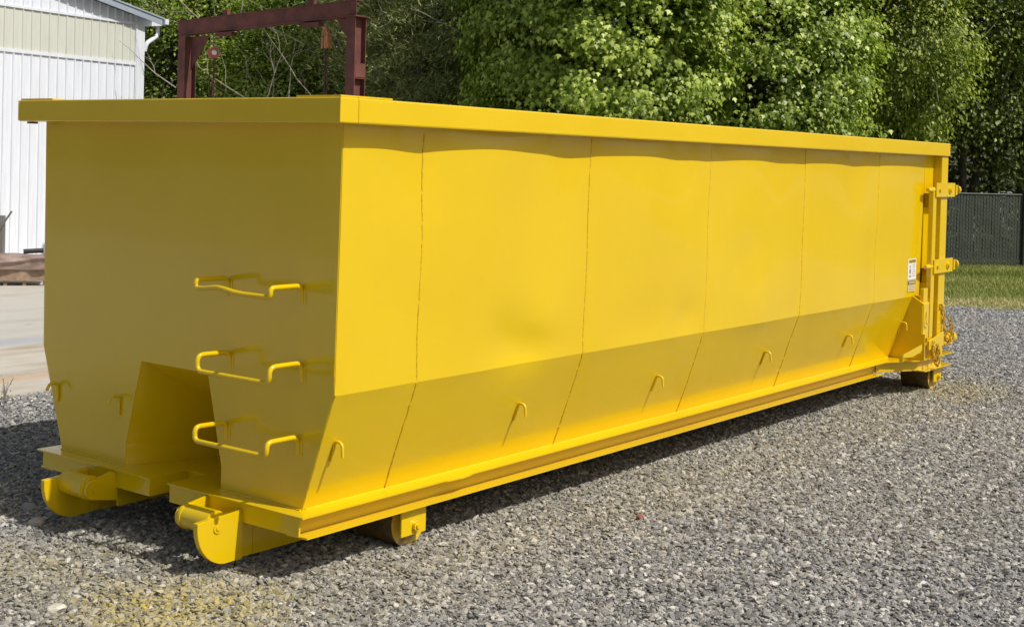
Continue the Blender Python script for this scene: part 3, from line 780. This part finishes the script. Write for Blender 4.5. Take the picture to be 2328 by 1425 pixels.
# ------------------------------------------------------------------ white metal building
BY = math.radians(9.85)
B0 = empty("metal_building", (9.407, 16.026, 0), BY)
tag(B0, "white ribbed metal building with a beige panel band and a low gable roof", "building")
S0, S1 = -9.0, 2.83
RZ = lambda s_: 4.62+(2.9-s_)*0.165
def wall_piece(name, s0, s1, z0, ztop, material, ribh=0.026, y=0.0):
    mb = MB(); pitch = 0.2032
    k0 = math.ceil((s0+1e-6)/pitch)
    edges = [s0]+[k*pitch for k in range(k0, int(s1/pitch)+1) if s0 < k*pitch < s1-0.02]+[s1]
    for a, b in zip(edges[:-1], edges[1:]):
        if b-a < 0.02: continue
        prof = [(a, 0), (a+0.008, -ribh), (a+0.026, -ribh), (a+0.034, 0), (a+0.034+(b-a-0.034)*0.33, 0.0), (a+0.034+(b-a-0.034)*0.36, -0.0035), (a+0.034+(b-a-0.034)*0.40, 0.0), (a+0.034+(b-a-0.034)*0.66, 0.0), (a+0.034+(b-a-0.034)*0.69, -0.0035), (a+0.034+(b-a-0.034)*0.73, 0.0), (b, 0)]
        vs = []
        for s_, d in prof:
            zt = ztop(s_) if callable(ztop) else ztop
            vs += [(s_, y+d, z0), (s_, y+d, zt)]
        mb.add(vs, [(2*i, 2*i+2, 2*i+3, 2*i+1) for i in range(len(prof)-1)])
    return mb.build(name, material, B0)
wall_piece("wall_siding", S0, 2.58, 0.0, 3.60, SIDING)
wall_piece("light_panel_band", S0, 2.58, 3.66, 4.385, PANELB, 0.02)
wall_piece("wall_siding", S0, 2.58, 4.43, lambda s_: RZ(s_)-0.12, SIDING)
MB().box(S0, 2.585, -0.03, 0.01, 3.60, 3.66).build("trim", SIDING, B0)
MB().box(S0, 2.585, -0.03, 0.01, 4.385, 4.43).build("trim", SIDING, B0)
MB().box(2.585, 2.83, -0.022, 0.06, 0, RZ(2.83)-0.03).box(2.80, 2.832, 0.06, 16, 0.001, RZ(2.83)-0.06).box(2.60, 2.62, -0.034, -0.0225, 0, RZ(2.83)-0.12).build("corner_trim", SIDING, B0)
rf = MB().prism([(3.16, RZ(3.16)), (S0, RZ(S0)), (S0, RZ(S0)-0.03), (3.16, RZ(3.16)-0.03)], (-0.22, 16), 'y').build("roof", ROOFM, B0)
MB().prism([(3.12, RZ(3.12)-0.032), (S0, RZ(S0)-0.032), (S0, RZ(S0)-0.15), (3.12, RZ(3.12)-0.15)], (-0.20, -0.17), 'y').build("fascia", ROOFM, rf)
MB().prism([(2.83, RZ(2.83)-0.12), (3.12, RZ(3.12)-0.152), (3.12, RZ(3.12)-0.165), (2.83, RZ(2.83)-0.25)], (-0.195, 0.0), 'y').build("soffit", SIDING, rf)
gt = MB().box(3.165, 3.27, -0.24, 16, RZ(3.16)-0.13, RZ(3.16)-0.02).build("gutter", SIDING, B0, bevel=0.01)
MB().tube(fillet([(3.21, 0.0, RZ(3.16)-0.14), (3.21, 0.0, RZ(3.16)-0.34), (2.90, 0.0, RZ(3.16)-0.52), (2.88, 0.03, 3.9)], 0.06), 0.045, 10).build("downspout", SIDING, gt)

# ------------------------------------------------------------------ pallet crate with tarp, post, bar
def lp(x, y): return Vector((x, y, 0))
cr = empty("wooden_crate", (6.66, 11.22, 0.012), math.atan2(11.588-11.26, 6.173-6.612))
tag(cr, "low wooden pallet crate standing on the concrete before the white building", "crate")
for x in (0.0, 0.27, 0.52, 0.84, 1.2): MB().box(x, x+0.045, -0.03, 0.02, 0, 0.2 if x else 0.45).build("post", WOOD, cr)
MB().box(-0.02, 1.3, 0.021, 0.05, 0.07, 0.22).build("side_board", WOOD, cr)
MB().box(-0.02, 1.3, -0.53, -0.501, 0.07, 0.22).build("side_board", WOOD, cr)
MB().box(-0.02, 1.3, -0.5, 0.02, 0.22, 0.25).build("deck", WOOD, cr)
mb = MB(); nx, ny = 70, 60; vs = []
r_ = random.Random(9)
for j in range(ny):
    for i in range(nx):
        u_, v_ = i/(nx-1), j/(ny-1)
        x = -0.05+1.4*u_
        prof = v_*1.25
        if prof < 0.22: y, z = 0.075+0.01*math.sin(18*u_), 0.215+0.015*math.sin(6*u_)+prof*0.80
        else: y, z = 0.075-(prof-0.22)*0.62, 0.385+0.03*math.sin(5*u_+2)*math.sin(3*v_)
        z += 0.008*math.sin(7*u_+3)+0.006*math.sin(19*u_-5*v_)+(0.03*math.sin(math.pi*min(1, u_*1.1)) if prof > 0.2 else 0)
        if prof < 0.24: y += 0.035*math.exp(-((prof*4.2-(0.95-0.9*u_))/0.09)**2)+0.012*abs(math.sin(13*u_+20*prof))
        y += 0.012*math.sin(17*u_+9*v_)
        vs.append((x, y, z))
mb.add(vs, [(j*nx+i, j*nx+i+1, (j+1)*nx+i+1, (j+1)*nx+i) for j in range(ny-1) for i in range(nx-1)], True)
tp = mb.build("tarp", TARPM, None); tp.location = cr.location; tp.rotation_euler = cr.rotation_euler
tag(tp, "wrinkled pinkish brown tarp draped over the wooden crate", "tarp")
sm = tp.modifiers.new("solid", 'SOLIDIFY'); sm.thickness = 0.004
o = MB().tube([(6.85, 11.6, 0.475), (6.62, 11.74, 0.46)], 0.035, 12).build("dark_pipe", BLACKP); tag(o, "short dark pipe lying on top of the brown tarp by the container edge", "pipe")
# a grey cabinet post and a leaning bar
def at_px(u, v, depth):
    q = fwd+rgt*((u-CX)/F_PX)-upv*((v-CY)/F_PX); return CAMP+q*depth
p0 = at_px(-12, 600, 19.6)
MB_ = MB().box(-0.1, 0.1, -0.1, 0.1, 0, 0.001)
cab = empty("steel_rack", (p0.x, p0.y, 0.012), YAW)
tag(cab, "grey steel rack upright cut off by the left edge behind the crate", "rack")
MB().box(-0.05, 0.05, -0.13, 0.12, 0, 0.92).build("upright", GREYM, cab, bevel=0.004)
MB().box(-0.12, 0.12, -0.16, 0.20, -0.0, 0.01).build("foot", GREYM, cab)
bar = MB().tube([(-0.09, 0.02, 0.55), (-0.09, -0.27, 0.99)], 0.015, 8).build("lever_bar", GREYM, cab)

# dry weed at the edge of the concrete
wd = empty("dry_weed", (1.50, 3.90, 0.0)); tag(wd, "small dry weed growing at the edge of the concrete", "weed")
mb = MB(); r_ = random.Random(4)
for k in range(9):
    a = r_.uniform(0, 6.28); t = r_.uniform(0.02, 0.07); h = r_.uniform(0.06, 0.2)
    mb.tube([(0, 0, 0), (t*0.4*math.cos(a), t*0.4*math.sin(a), h*0.6), (t*math.cos(a), t*math.sin(a), h)], 0.0025, 5)
mb.build("stem", DEADW, wd)
mb = MB()
for k in range(26):
    a = r_.uniform(0, 6.28); t = r_.uniform(0.01, 0.06); z = r_.uniform(0.01, 0.19)
    c = Vector((t*math.cos(a), t*math.sin(a), z)); d = Vector((r_.uniform(-1, 1), r_.uniform(-1, 1), r_.uniform(-0.3, 1))).normalized()*0.02; e = d.orthogonal().normalized()*0.005
    mb.add([c, c+d*0.5+e, c+d, c+d*0.5-e], [(0, 1, 2, 3)])
lf = mb.build("foliage", GRASSM, wd)

# ------------------------------------------------------------------ rusty gantry
GX, GY0, GY1 = 10.23, 8.72, 12.86
G0 = empty("steel_gantry", (GX, 8.8, 0)); tag(G0, "rusty red steel gantry frame rising behind the container", "gantry")
def hcol(y, ztop):
    mb = MB(); xw = 0.12; fw = 0.09; t = 0.013
    mb.box(-xw, -xw+t, y-fw, y+fw, 0, ztop); mb.box(xw-t, xw, y-fw, y+fw, 0, ztop); mb.box(-xw+t, xw-t, y-0.005, y+0.005, 0, ztop)
    return mb
c1 = hcol(0.0, 4.02).build("column", RUSTY, G0)
MB().box(-0.16, 0.16, -0.13, 0.12, 4.0205, 4.034).build("cap_plate", RUSTY, c1)
MB().box(-0.105, 0.105, -0.095, -0.088, 3.12, 3.33).build("splice_plate", RUSTY, c1)
MB().box(-0.105, 0.105, -0.088, 0.088, 3.10, 3.112).build("stiffener", RUSTY, c1)
MB().box(-0.2, 0.2, -0.2, 0.2, 0.0005, 0.02).build("foot_plate", RUSTY, c1)
c2 = hcol(3.93, 3.87).build("column", RUSTY, G0)
MB().box(-0.2, 0.2, 3.73, 4.13, 0.0005, 0.02).build("foot_plate", RUSTY, c2)
# I beam, slightly sloping between the column heads
Mb = Matrix.Translation((0, -0.06, 4.036)) @ Matrix.Rotation(math.atan2(3.888-4.036, 4.15), 4, 'X')
mb = MB(); t = 0.014
mb.box(-0.09, 0.09, 0, 4.15, 0, t, Mb); mb.box(-0.09, 0.09, 0, 4.15, 0.245-t, 0.245, Mb); mb.box(-0.072, -0.064, 0, 4.15, t, 0.245-t, Mb)
mb.build("beam", RUSTY, G0)
mb = MB().prism([(0.10, 4.01), (0.42, 4.005), (0.10, 3.62)], (-0.005, 0.005), 'x').build("knee_brace", RUSTY, G0)
mb = MB().prism([(3.83, 3.86), (3.35, 3.87), (3.60, 3.55), (3.83, 3.3)], (-0.005, 0.005), 'x').build("knee_brace", RUSTY, G0)
for yy, zz in ((0.95, 3.99), (2.95, 3.92)):
    tr_ = MB().box(-0.06, 0.05, yy-0.2, yy+0.2, zz-0.075, zz+0.005-0.02)
    tr_.build("trolley", RUSTY, G0)
    MB().box(-0.04, 0.03, yy-0.06, yy+0.06, zz+0.25, zz+0.35).build("lifting_lug", RUSTY, G0)
# chain hoist with red drums
p = at_px(487, 121, 22.0)
H1 = empty("chain_hoist", (GX, p.y, 0)); tag(H1, "round red chain hoist hanging below the left end of the gantry beam", "hoist")
zc = p.z; r = 0.098
ax = Vector((0.50, 0.866, 0)); cc = Vector((0, 0, zc))
mb = MB(); mb.cyl(cc-ax*0.06, cc-ax*0.012, r, 28); mb.cyl(cc+ax*0.012, cc+ax*0.055, r*0.98, 28); mb.cyl(cc-ax*0.012, cc+ax*0.012, r*0.8, 20)
H1b = mb.build("drum", REDP, H1)
MB().cyl(cc-ax*0.0602, cc-ax*0.0615, r*0.42, 20).build("badge", WHITEP, H1)
MB().tube(fillet([(0, 0.02, 3.88), (0, 0.0, zc+0.19), (0, 0.03, zc+0.15), (0, 0, zc+0.1)], 0.02), 0.012, 8).build("hook", GREYM, H1)
chain([(0.02, 0.0, zc-0.08), (0.03, 0.02, 2.4), (0.03, 0.02, 1.2)], "load_chain", BLACKC, pitch=0.06, r=0.009, wid=0.022, parent=H1)
MB().tube([(0, 0.09, zc-0.06), (0.01, 0.095, 2.4), (0.02, 0.1, 1.2)], 0.011, 6).build("hand_chain", BLACKC, H1)
MB().tube(fillet([(0.0, -0.02, zc+0.14), (0, -0.1, zc+0.1), (0, -0.14, zc-0.0)], 0.04), 0.008, 6).build("rope", DEADW, H1)
p = at_px(738, 90, 20.4)
H2 = empty("lever_hoist", (GX, p.y, 0)); tag(H2, "rusty orange chain block hanging near the right column of the gantry", "hoist")
zc = p.z
mb = MB(); mb.box(-0.05, 0.05, -0.095, -0.015, zc-0.14, zc+0.06); mb.box(-0.04, 0.04, 0.015, 0.06, zc-0.14, zc+0.04); mb.prism([(-0.09, zc+0.06), (0.07, zc+0.05), (0.045, zc+0.16), (-0.02, zc+0.2), (-0.06, zc+0.14)], (-0.03, 0.03), 'x')
mb.box(-0.03, 0.03, -0.015, 0.015, zc-0.1, zc+0.05)
mb.build("body", ORANGEP, H2, bevel=0.008)
MB().tube(fillet([(0, 0.0, zc+0.18), (0, -0.02, zc+0.24), (0, 0.02, 4.0)], 0.02), 0.012, 8).build("hook", GREYM, H2)
chain([(0.0, -0.02, zc-0.12), (0.0, -0.03, 2.3), (0, -0.03, 1.3)], "load_chain", BLACKC, pitch=0.06, r=0.011, wid=0.026, parent=H2)

# ------------------------------------------------------------------ chain link fence with slats
FA, FB = Vector((18.6, 8.05, 0)), Vector((28.6, -0.70, 0))
fd = (FB-FA); FL = fd.length; fyaw = math.atan2(fd.y, fd.x)
FN = empty("slatted_fence", FA, fyaw); tag(FN, "dark green chain link fence with vertical privacy slats along the grass", "fence")
mb = MB(); x = 0.0
while x < FL:
    jit = 0.004*math.sin(x*31)
    mb.box(x+0.005, x+0.057, jit-0.003, jit+0.003, 0.03, 1.49); x += 0.066
mb.build("slat_panel", FENCEM, FN)
mb = MB(); x = 0.0
while x < FL-1.45:
    for dirn in (1, -1):
        a = (x, -0.012, 0.04 if dirn > 0 else 1.49); b = (x+1.45, -0.012, 1.49 if dirn > 0 else 0.04)
        mb.tube([a, b], 0.0022, 3, cap=False)
    x += 0.085
mb.build("wire_mesh", FPOLE, FN)
MB().cyl((0, 0, 1.51), (FL, 0, 1.51), 0.021, 12).build("top_rail", FPOLE, FN)
pd = (hitx := Vector((24.27, 3.10, 0))-FA).dot(fd.normalized())
for k in range(-2, 2):
    xx = pd+k*3.0
    if 0 < xx < FL:
        pp = MB().cyl((xx, -0.03, 0), (xx, -0.03, 1.56), 0.038, 14).build("post", FPOLE, FN)
        MB().tube([(xx, -0.03, 1.56), (xx+0.02, -0.16, 1.9)], 0.018, 8).build("barbed_arm", GREYM, pp)

# ------------------------------------------------------------------ grass blades (stuff)
def leaf_mesh(name, V, Fq, tint, material, parent=None, smooth=False):
    """V (n,k,3) verts per leaf, Fq list of faces (tuples in 0..k-1), tint (n,)"""
    n, k, _ = V.shape
    me = bpy.data.meshes.new(name)
    me.vertices.add(n*k); me.vertices.foreach_set("co", V.reshape(-1).astype(np.float32))
    fl = [len(f) for f in Fq]; base = np.concatenate([np.array(f) for f in Fq])
    idx = (base[None, :]+(np.arange(n)*k)[:, None]).reshape(-1)
    me.loops.add(len(idx)); me.loops.foreach_set("vertex_index", idx.astype(np.int32))
    tot = np.tile(np.array(fl), n); st = np.concatenate([[0], np.cumsum(tot)[:-1]])
    me.polygons.add(len(tot)); me.polygons.foreach_set("loop_start", st.astype(np.int32)); me.polygons.foreach_set("loop_total", tot.astype(np.int32))
    me.update(calc_edges=True)
    a = me.attributes.new("tint", 'FLOAT', 'FACE'); a.data.foreach_set("value", np.repeat(tint, len(Fq)).astype(np.float32))
    me.materials.append(material); me.validate()
    o = bpy.data.objects.new(name, me); COL.objects.link(o)
    if parent: o.parent = parent
    return o
def grass(n=46000):
    P = []
    while len(P) < n:
        x = RNG.uniform(14.2, 25.5, 4000); y = RNG.uniform(-3, 6.5, 4000)
        ok = (x > 15.2-0.42*(y-0.3)+0.15*np.sin(y*6)+0.12*np.sin(y*17+1)) 
        q = np.stack([x-CAMP.x, y-CAMP.y, np.full_like(x, -CAMP.z)], 1)
        z = q@np.array(fwd); u = CX+F_PX*(q@np.array(rgt))/z
        ok &= (u > 2060) & (u < 2560)
        P += list(zip(x[ok], y[ok]))
    P = np.array(P[:n]); a = RNG.uniform(0, 2*np.pi, n); h = RNG.uniform(0.025, 0.085, n); w = RNG.uniform(0.006, 0.012, n)
    edge = (P[:, 0]-(15.2-0.42*(P[:, 1]-0.3)))
    h *= np.clip(0.45+edge*0.4, 0.45, 1)
    V = np.zeros((n, 3, 3)); d = np.stack([np.cos(a), np.sin(a)], 1)
    V[:, 0, :2] = P-d*w[:, None]; V[:, 1, :2] = P+d*w[:, None]
    ln = RNG.normal(0, 0.025, (n, 2)); V[:, 2, :2] = P+ln; V[:, 2, 2] = h; V[:, :2, 2] = 0.004
    f = np.sin(P[:, 0]*1.3+P[:, 1]*0.7)*0.25+np.sin(P[:, 1]*2.9+P[:, 0]*1.9)*0.15
    dry = np.clip(1.15-edge*0.28, 0, 0.8)
    tint = np.clip(0.28+f+dry*0.7+RNG.normal(0, 0.18, n), 0, 1)
    o = leaf_mesh("grass", V, [(0, 1, 2)], tint, GRASSM); tag(o, "short sunlit lawn grass running up to the fence", "grass", kind="stuff")
grass()

# ------------------------------------------------------------------ trees
def rot_basis(dirs, normals):
    d = dirs/np.linalg.norm(dirs, axis=1, keepdims=True)
    nn = normals-d*np.sum(normals*d, 1, keepdims=True); nn /= np.linalg.norm(nn, axis=1, keepdims=True)+1e-9
    s_ = np.cross(d, nn); return d, s_, nn
LOBE = np.array([[0, 0, 0], [0.42, 0.30, 0.06], [1, 0, -0.10], [0.42, -0.30, 0.06],
                 [0.50, 0.55, -0.03], [0.12, 0.30, 0.04], [0.50, -0.55, -0.03], [0.12, -0.30, 0.04]], float)
LOBE_F = [(0, 1, 2, 3), (0, 5, 4, 1), (0, 3, 6, 7)]
OVAL = np.array([[0, 0, 0], [0.5, 0.3, 0.07], [1, 0, -0.06], [0.5, -0.3, 0.07]], float)
OVAL_F = [(0, 1, 2), (0, 2, 3)]
NEED = np.array([[0, 0.03, 0], [0, -0.03, 0], [1, 0, 0]], float)
NEED_F = [(0, 1, 2)]
def leaves(C_, size, droop, shape, rng, out):
    """C_ (n,3) anchor points; out (n,3) outward directions"""
    n = len(C_)
    d = out*0.6+rng.normal(0, 0.42, (n, 3)); d[:, 2] -= droop
    nr = np.tile(np.array([[0, 0, 0.8]]), (n, 1))+out*0.8+rng.normal(0, 0.3, (n, 3))
    d, s_, nn = rot_basis(d, nr)
    sz = size*rng.uniform(0.6, 1.25, n)[:, None, None]
    B = shape[None]*sz
    return C_[:, None]+B[..., 0:1]*d[:, None]+B[..., 1:2]*s_[:, None]+B[..., 2:3]*nn[:, None]
def branch_mesh(paths):
    mb = MB()
    for pts, r, tp_ in paths: mb.tube(pts, r, 7, taper=tp_, cap=False)
    return mb
def tree(name, label, cat, loc, height, rad, zlow, nclus, per, size, droop, shape, faces, lm, seed, group=None, flat=0.35, tintbias=0.5, trunk_r=0.14, csize=0.24, bark=None, shell=0.62, layers=0, squash=None, twigs=0):
    rng = np.random.default_rng(seed); rr = random.Random(seed)
    root = empty(name, loc); tag(root, label, cat, group)
    zc = (height+zlow)/2; hz = (height-zlow)/2
    # crown of leaf clumps
    cl = []; outs = []
    lob = [(Vector((rr.gauss(0, 1), rr.gauss(0, 1), rr.gauss(0, 0.8))).normalized(), rr.uniform(0.7, 1.12)) for _ in range(22)]
    ld = np.array([l[0] for l in lob]); ls = np.array([l[1] for l in lob])
    while len(cl) < nclus:
        d = rng.normal(0, 1, (400, 3)); d /= np.linalg.norm(d, axis=1, keepdims=True)
        near_ = np.argmax(d@ld.T, 1); k = ls[near_]
        rr_ = (rng.uniform(shell**3, 1, 400))**(1/3)*k
        if squash: rr_ = rr_
        P_ = d*rr_[:, None]*np.array([rad, rad, hz])
        if layers:
            ph = P_[:, 2]/layers+0.35*np.sin(np.arctan2(P_[:, 1], P_[:, 0])*3+seed)
            ph2 = np.sin(P_[:, 0]*2.9+seed)+np.sin(P_[:, 1]*2.7+seed*2)+np.sin(P_[:, 2]*3.6+seed*3)
            keep = ((np.abs((ph % 1)-0.5) < 0.27) & (ph2 > -0.95)) | (rng.uniform(0, 1, 400) < 0.08)
        else:
            ph = np.sin(P_[:, 0]*2.3+seed)*np.sin(P_[:, 1]*2.1+seed*2)*np.sin(P_[:, 2]*2.9+seed*3)
            keep = (ph > 0.0) | (rng.uniform(0, 1, 400) < 0.12)
        for p_, d_ in zip(P_[keep], d[keep]): cl.append(p_); outs.append(d_)
    cl = np.array(cl[:nclus]); outs = np.array(outs[:nclus])
    cl[:, 2] += zc
    ok = cl[:, 2] > 0.15; cl = cl[ok]; outs = outs[ok]; n = len(cl)
    offs = rng.normal(0, 1, (n, per, 3))*np.array([csize, csize, csize*flat])
    hr = np.linalg.norm(offs[..., :2], axis=2)
    offs[..., 2] -= 0.5*hr*hr/csize*0.5
    A = (cl[:, None]+offs).reshape(-1, 3); O = np.repeat(outs, per, 0)
    ct = np.repeat(rng.normal(tintbias, 0.2, n), per)
    V = leaves(A, size, droop, shape, rng, O)
    tint = np.clip(ct+rng.normal(0, 0.17, len(A)), 0, 1)
    leaf_mesh("crown", V, faces, tint, lm, root)
    if twigs:
        tw = []
        front = -np.array([fwd.x, fwd.y, 0.0])
        cand = [i for i in range(n) if outs[i]@front > 0.15 and cl[i][2] < 5.6]
        for i in rng.choice(cand, twigs, replace=False):
            p_ = Vector(cl[i])+Vector(front)*0.25; a_ = rr.uniform(0.3, 2.8); L_ = rr.uniform(0.5, 1.5)
            dv = Vector((rgt.x, rgt.y, 0))*math.cos(a_)+Vector((0, 0, 1))*math.sin(a_)+Vector((fwd.x, fwd.y, 0))*rr.uniform(-0.4, 0.2)
            q = [p_]
            for k in range(5):
                dv = (dv+Vector((rr.gauss(0, .12), rr.gauss(0, .12), rr.gauss(0, .12)))).normalized(); q.append(q[-1]+dv*L_/5)
            tw.append((q, rr.uniform(0.006, 0.011), 0.4))
            for k in (2, 3):
                if rr.random() < 0.7:
                    d2 = (dv+Vector((rr.gauss(0, .6), rr.gauss(0, .6), rr.gauss(0, .5)))).normalized()
                    tw.append(([q[k], q[k]+d2*L_*0.2, q[k]+d2*L_*0.4+Vector((0, 0, 0.03))], 0.005, 0.5))
        tw_o = branch_mesh(tw).build("dead_twigs", DEADW, root)
    # trunk and limbs
    paths = []
    tp = [(0, 0, 0)]
    for k in range(1, 9):
        tp.append((rr.gauss(0, 0.05)*k, rr.gauss(0, 0.05)*k, height*0.92*k/8))
    paths.append((tp, trunk_r, 0.2))
    sel = rng.choice(n, min(n, 70 if rad > 1.5 else 30), replace=False)
    for i in sel:
        e = Vector(cl[i]); z0_ = max(0.3, e.z-math.hypot(e.x, e.y)*0.6-0.2)
        kk = min(7.9, z0_/(height*0.92)*8); a = Vector(tp[int(kk)]).lerp(Vector(tp[min(8, int(kk)+1)]), kk-int(kk))
        mid = a.lerp(e, 0.5)+Vector((rr.gauss(0, 0.12), rr.gauss(0, 0.12), rr.gauss(0.08, 0.1)))
        q = [a, a.lerp(mid, 0.5)+Vector((rr.gauss(0, 0.04), rr.gauss(0, 0.04), 0.03)), mid, mid.lerp(e, 0.5)+Vector((rr.gauss(0, 0.06), rr.gauss(0, 0.06), rr.gauss(0, 0.04))), e]
        paths.append((q, rr.uniform(0.018, 0.035), 0.15))
    branch_mesh(paths).build("trunk", bark or BARK, root)
    return root

def gp(u, depth):   # ground point under an image column at a given depth
    q = at_px(u, 500, depth); return (q.x, q.y, 0.0)

# big maple in the centre
tree("maple_tree", "broad light green maple with drooping leaves above the middle of the container", "tree", gp(1360, 23.5), 8.6, 3.0, 0.7, 9500, 15, 0.09, 0.9, LOBE, LOBE_F, LEAF_MAPLE, 21, csize=0.15, flat=0.5, layers=0.95, tintbias=0.62, trunk_r=0.17)
tree("maple_tree", "slimmer maple growing right behind the broad one, nearer the yellow-green tree", "tree", gp(1690, 24.8), 8.6, 2.4, 0.6, 6200, 15, 0.088, 0.9, LOBE, LOBE_F, LEAF_MAPLE, 22, csize=0.15, flat=0.5, layers=0.9, tintbias=0.52, trunk_r=0.14)
tree("oak_tree", "bright yellow-green tree overhanging the rear end of the container", "tree", gp(2010, 25.8), 9.0, 1.9, 2.0, 3800, 14, 0.085, 0.6, OVAL, OVAL_F, LEAF_YEL, 23, tintbias=0.6, trunk_r=0.12, csize=0.14, twigs=12)
tree("pine_tree", "dull dark green pine with soft tufts beside the right gantry column", "tree", gp(960, 25.5), 9.0, 2.0, 0.8, 2600, 38, 0.14, -0.15, NEED*np.array([1, 2.2, 1]), NEED_F, LEAF_PINE, 24, twigs=8, tintbias=0.5, trunk_r=0.15, flat=0.3, csize=0.2, layers=0.7)
# left shrubs and small trees behind the gantry
LEFT = [
    ("leafy shrub with pale leaves against the corner of the white building", 405, 30.0, 7.4, 1.6, LEAF_MID, 31),
    ("bushy tree just left of the left gantry column, dotted with dead twigs", 520, 31.0, 7.8, 1.9, LEAF_MID, 32),
    ("green bush seen through the middle of the gantry frame", 620, 28.5, 5.6, 1.6, LEAF_MID, 33),
    ("dark green small tree behind the right gantry column", 760, 29.5, 7.4, 1.8, LEAF_DARK, 34),
]
for lb, u, dp_, h, r, lm, sd in LEFT:
    tree("woodland_tree", lb, "tree", gp(u, dp_), h, r, 0.2, 1500, 20, 0.095, 0.25, OVAL, OVAL_F, lm, sd, group="small trees behind the gantry", tintbias=0.55, csize=0.2, trunk_r=0.08, twigs=26)
tree("woodland_tree", "mid green tree filling the gap between the pine and the broad maple", "tree", gp(1130, 27.5), 8.8, 2.1, 0.3, 2200, 16, 0.09, 0.6, OVAL, OVAL_F, LEAF_MID, 35, group="trees of the second row", tintbias=0.35, csize=0.2)
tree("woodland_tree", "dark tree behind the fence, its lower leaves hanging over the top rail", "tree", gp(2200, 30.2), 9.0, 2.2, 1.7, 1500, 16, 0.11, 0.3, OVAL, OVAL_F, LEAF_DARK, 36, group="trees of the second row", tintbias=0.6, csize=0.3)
tree("woodland_tree", "tree with bright top leaves at the upper right edge behind the fence", "tree", gp(2350, 29.6), 8.8, 1.9, 3.1, 1300, 16, 0.10, 0.3, OVAL, OVAL_F, LEAF_MID, 37, group="trees of the second row", tintbias=0.5, csize=0.28)

# deep woods behind everything (one mass)
def woods():
    rng = np.random.default_rng(77); n = 9500
    u = rng.uniform(180, 2650, n); dp_ = rng.uniform(30, 37, n); z = rng.uniform(0.0, 10.5, n)
    A = []; O = []
    for i in range(n):
        q = at_px(u[i], 420, dp_[i]); A.append((q.x, q.y, z[i]))
    A = np.array(A); per = 14
    offs = rng.normal(0, 1, (n, per, 3))*np.array([0.42, 0.42, 0.22])
    A = (A[:, None]+offs).reshape(-1, 3); A[:, 2] = np.maximum(A[:, 2], 0.02)
    o = np.tile(np.array([[-0.8, -0.6, 0.2]]), (len(A), 1))
    V = leaves(A, 0.2, 0.3, OVAL, rng, o)
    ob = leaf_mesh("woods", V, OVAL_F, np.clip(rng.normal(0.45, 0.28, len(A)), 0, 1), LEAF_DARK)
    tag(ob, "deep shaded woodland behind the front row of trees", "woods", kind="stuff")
woods()
# trunks standing in the shade behind the fence
for i, (u, dp_, r, lb) in enumerate([(2188, 29.6, 0.09, "thin dark trunk just right of the container's rear end behind the fence"), (2262, 31.5, 0.13, "thick dark trunk behind the middle of the visible fence"), (2318, 30.5, 0.11, "dark trunk rising beside the fence post at the right edge")]):
    rr = random.Random(i+50)
    g = empty("bare_trunk_tree", gp(u, dp_)); tag(g, lb, "tree", "shaded trunks behind the fence")
    branch_mesh([([(0, 0, 0), (rr.gauss(0, .1), rr.gauss(0, .1), 2.5), (rr.gauss(0, .2), rr.gauss(0, .2), 5), (rr.gauss(0, .3), rr.gauss(0, .3), 9)], r, 0.5)]).build("trunk", BARK, g)
    branch_mesh([([(0, 0, 3+k*0.8), (rr.uniform(-.5, .5), rr.uniform(-.5, .5), 3.4+k*0.8), (rr.uniform(-1.2, 1.2), rr.uniform(-1.2, 1.2), 3.7+k*0.8)], 0.03, 0.2) for k in range(5)]).build("branch", BARK, g)

# bare dead branches in the scrub around the gantry, from image-observed places but standing in the scrub
def dead(u, v, depth, ang, length, seed, label):
    """a dead limb: its foot near an observed place, leaning; built in a plane facing the yard"""
    rr = random.Random(seed); base = at_px(u, v, depth)
    g = empty("dead_branch", (base.x, base.y, base.z)); tag(g, label, "branch", "dead branches in the scrub")
    side = Vector((rgt.x, rgt.y, 0)).normalized(); dep = Vector((fwd.x, fwd.y, 0)).normalized()
    paths = []
    def grow(p, a, L, r, lev):
        pts = [p]; q = p; n = 6
        for k in range(n):
            a2 = a+rr.gauss(0, 0.10); q = q+(side*math.cos(a2)+Vector((0, 0, 1))*math.sin(a2)+dep*rr.gauss(0, 0.25))*(L/n); pts.append(q); a = a2
            if lev < 2 and k > 0 and rr.random() < 0.45:
                grow(q, a+rr.choice((-1, 1))*rr.uniform(0.4, 0.9), L*rr.uniform(0.3, 0.55), r*0.55, lev+1)
        paths.append((pts, r, 0.3))
    grow(Vector((0, 0, 0)), ang, length, 0.013, 0)
    branch_mesh(paths).build("limb", DEADW, g)
DB = [(720, 235, 24.6, 2.2, 1.75, "long pale dead branch slanting up to the left inside the gantry frame"),
      (600, 235, 24.9, 1.15, 1.2, "pale forked dead branch rising from the rim in the middle of the gantry"),
      (655, 235, 24.7, 1.45, 0.9, "short upright dead twig beside the long slanting branch"),
      (560, 225, 25.2, 2.5, 1.3, "dead branch leaning left under the red hoist"),
      (400, 200, 25.4, 2.35, 1.4, "dead branch slanting between the building corner and the left column"),
      (470, 60, 25.8, 2.3, 1.1, "dead branch above the left end of the beam"),
      (545, 40, 26.0, 1.3, 1.1, "forked dead twigs standing above the beam by its trolley"),
      (780, 120, 24.9, 2.0, 1.3, "dead branch beside the orange chain block"),
      (850, 60, 25.0, 1.0, 1.2, "thin grey branch curving up right of the gantry"),
      (690, 100, 25.6, 2.7, 1.0, "small dead branch pointing left under the beam")]
for i, (u, v, dp_, a, L_, lb) in enumerate(DB): dead(u, v, dp_, a, L_, 100+i, lb)
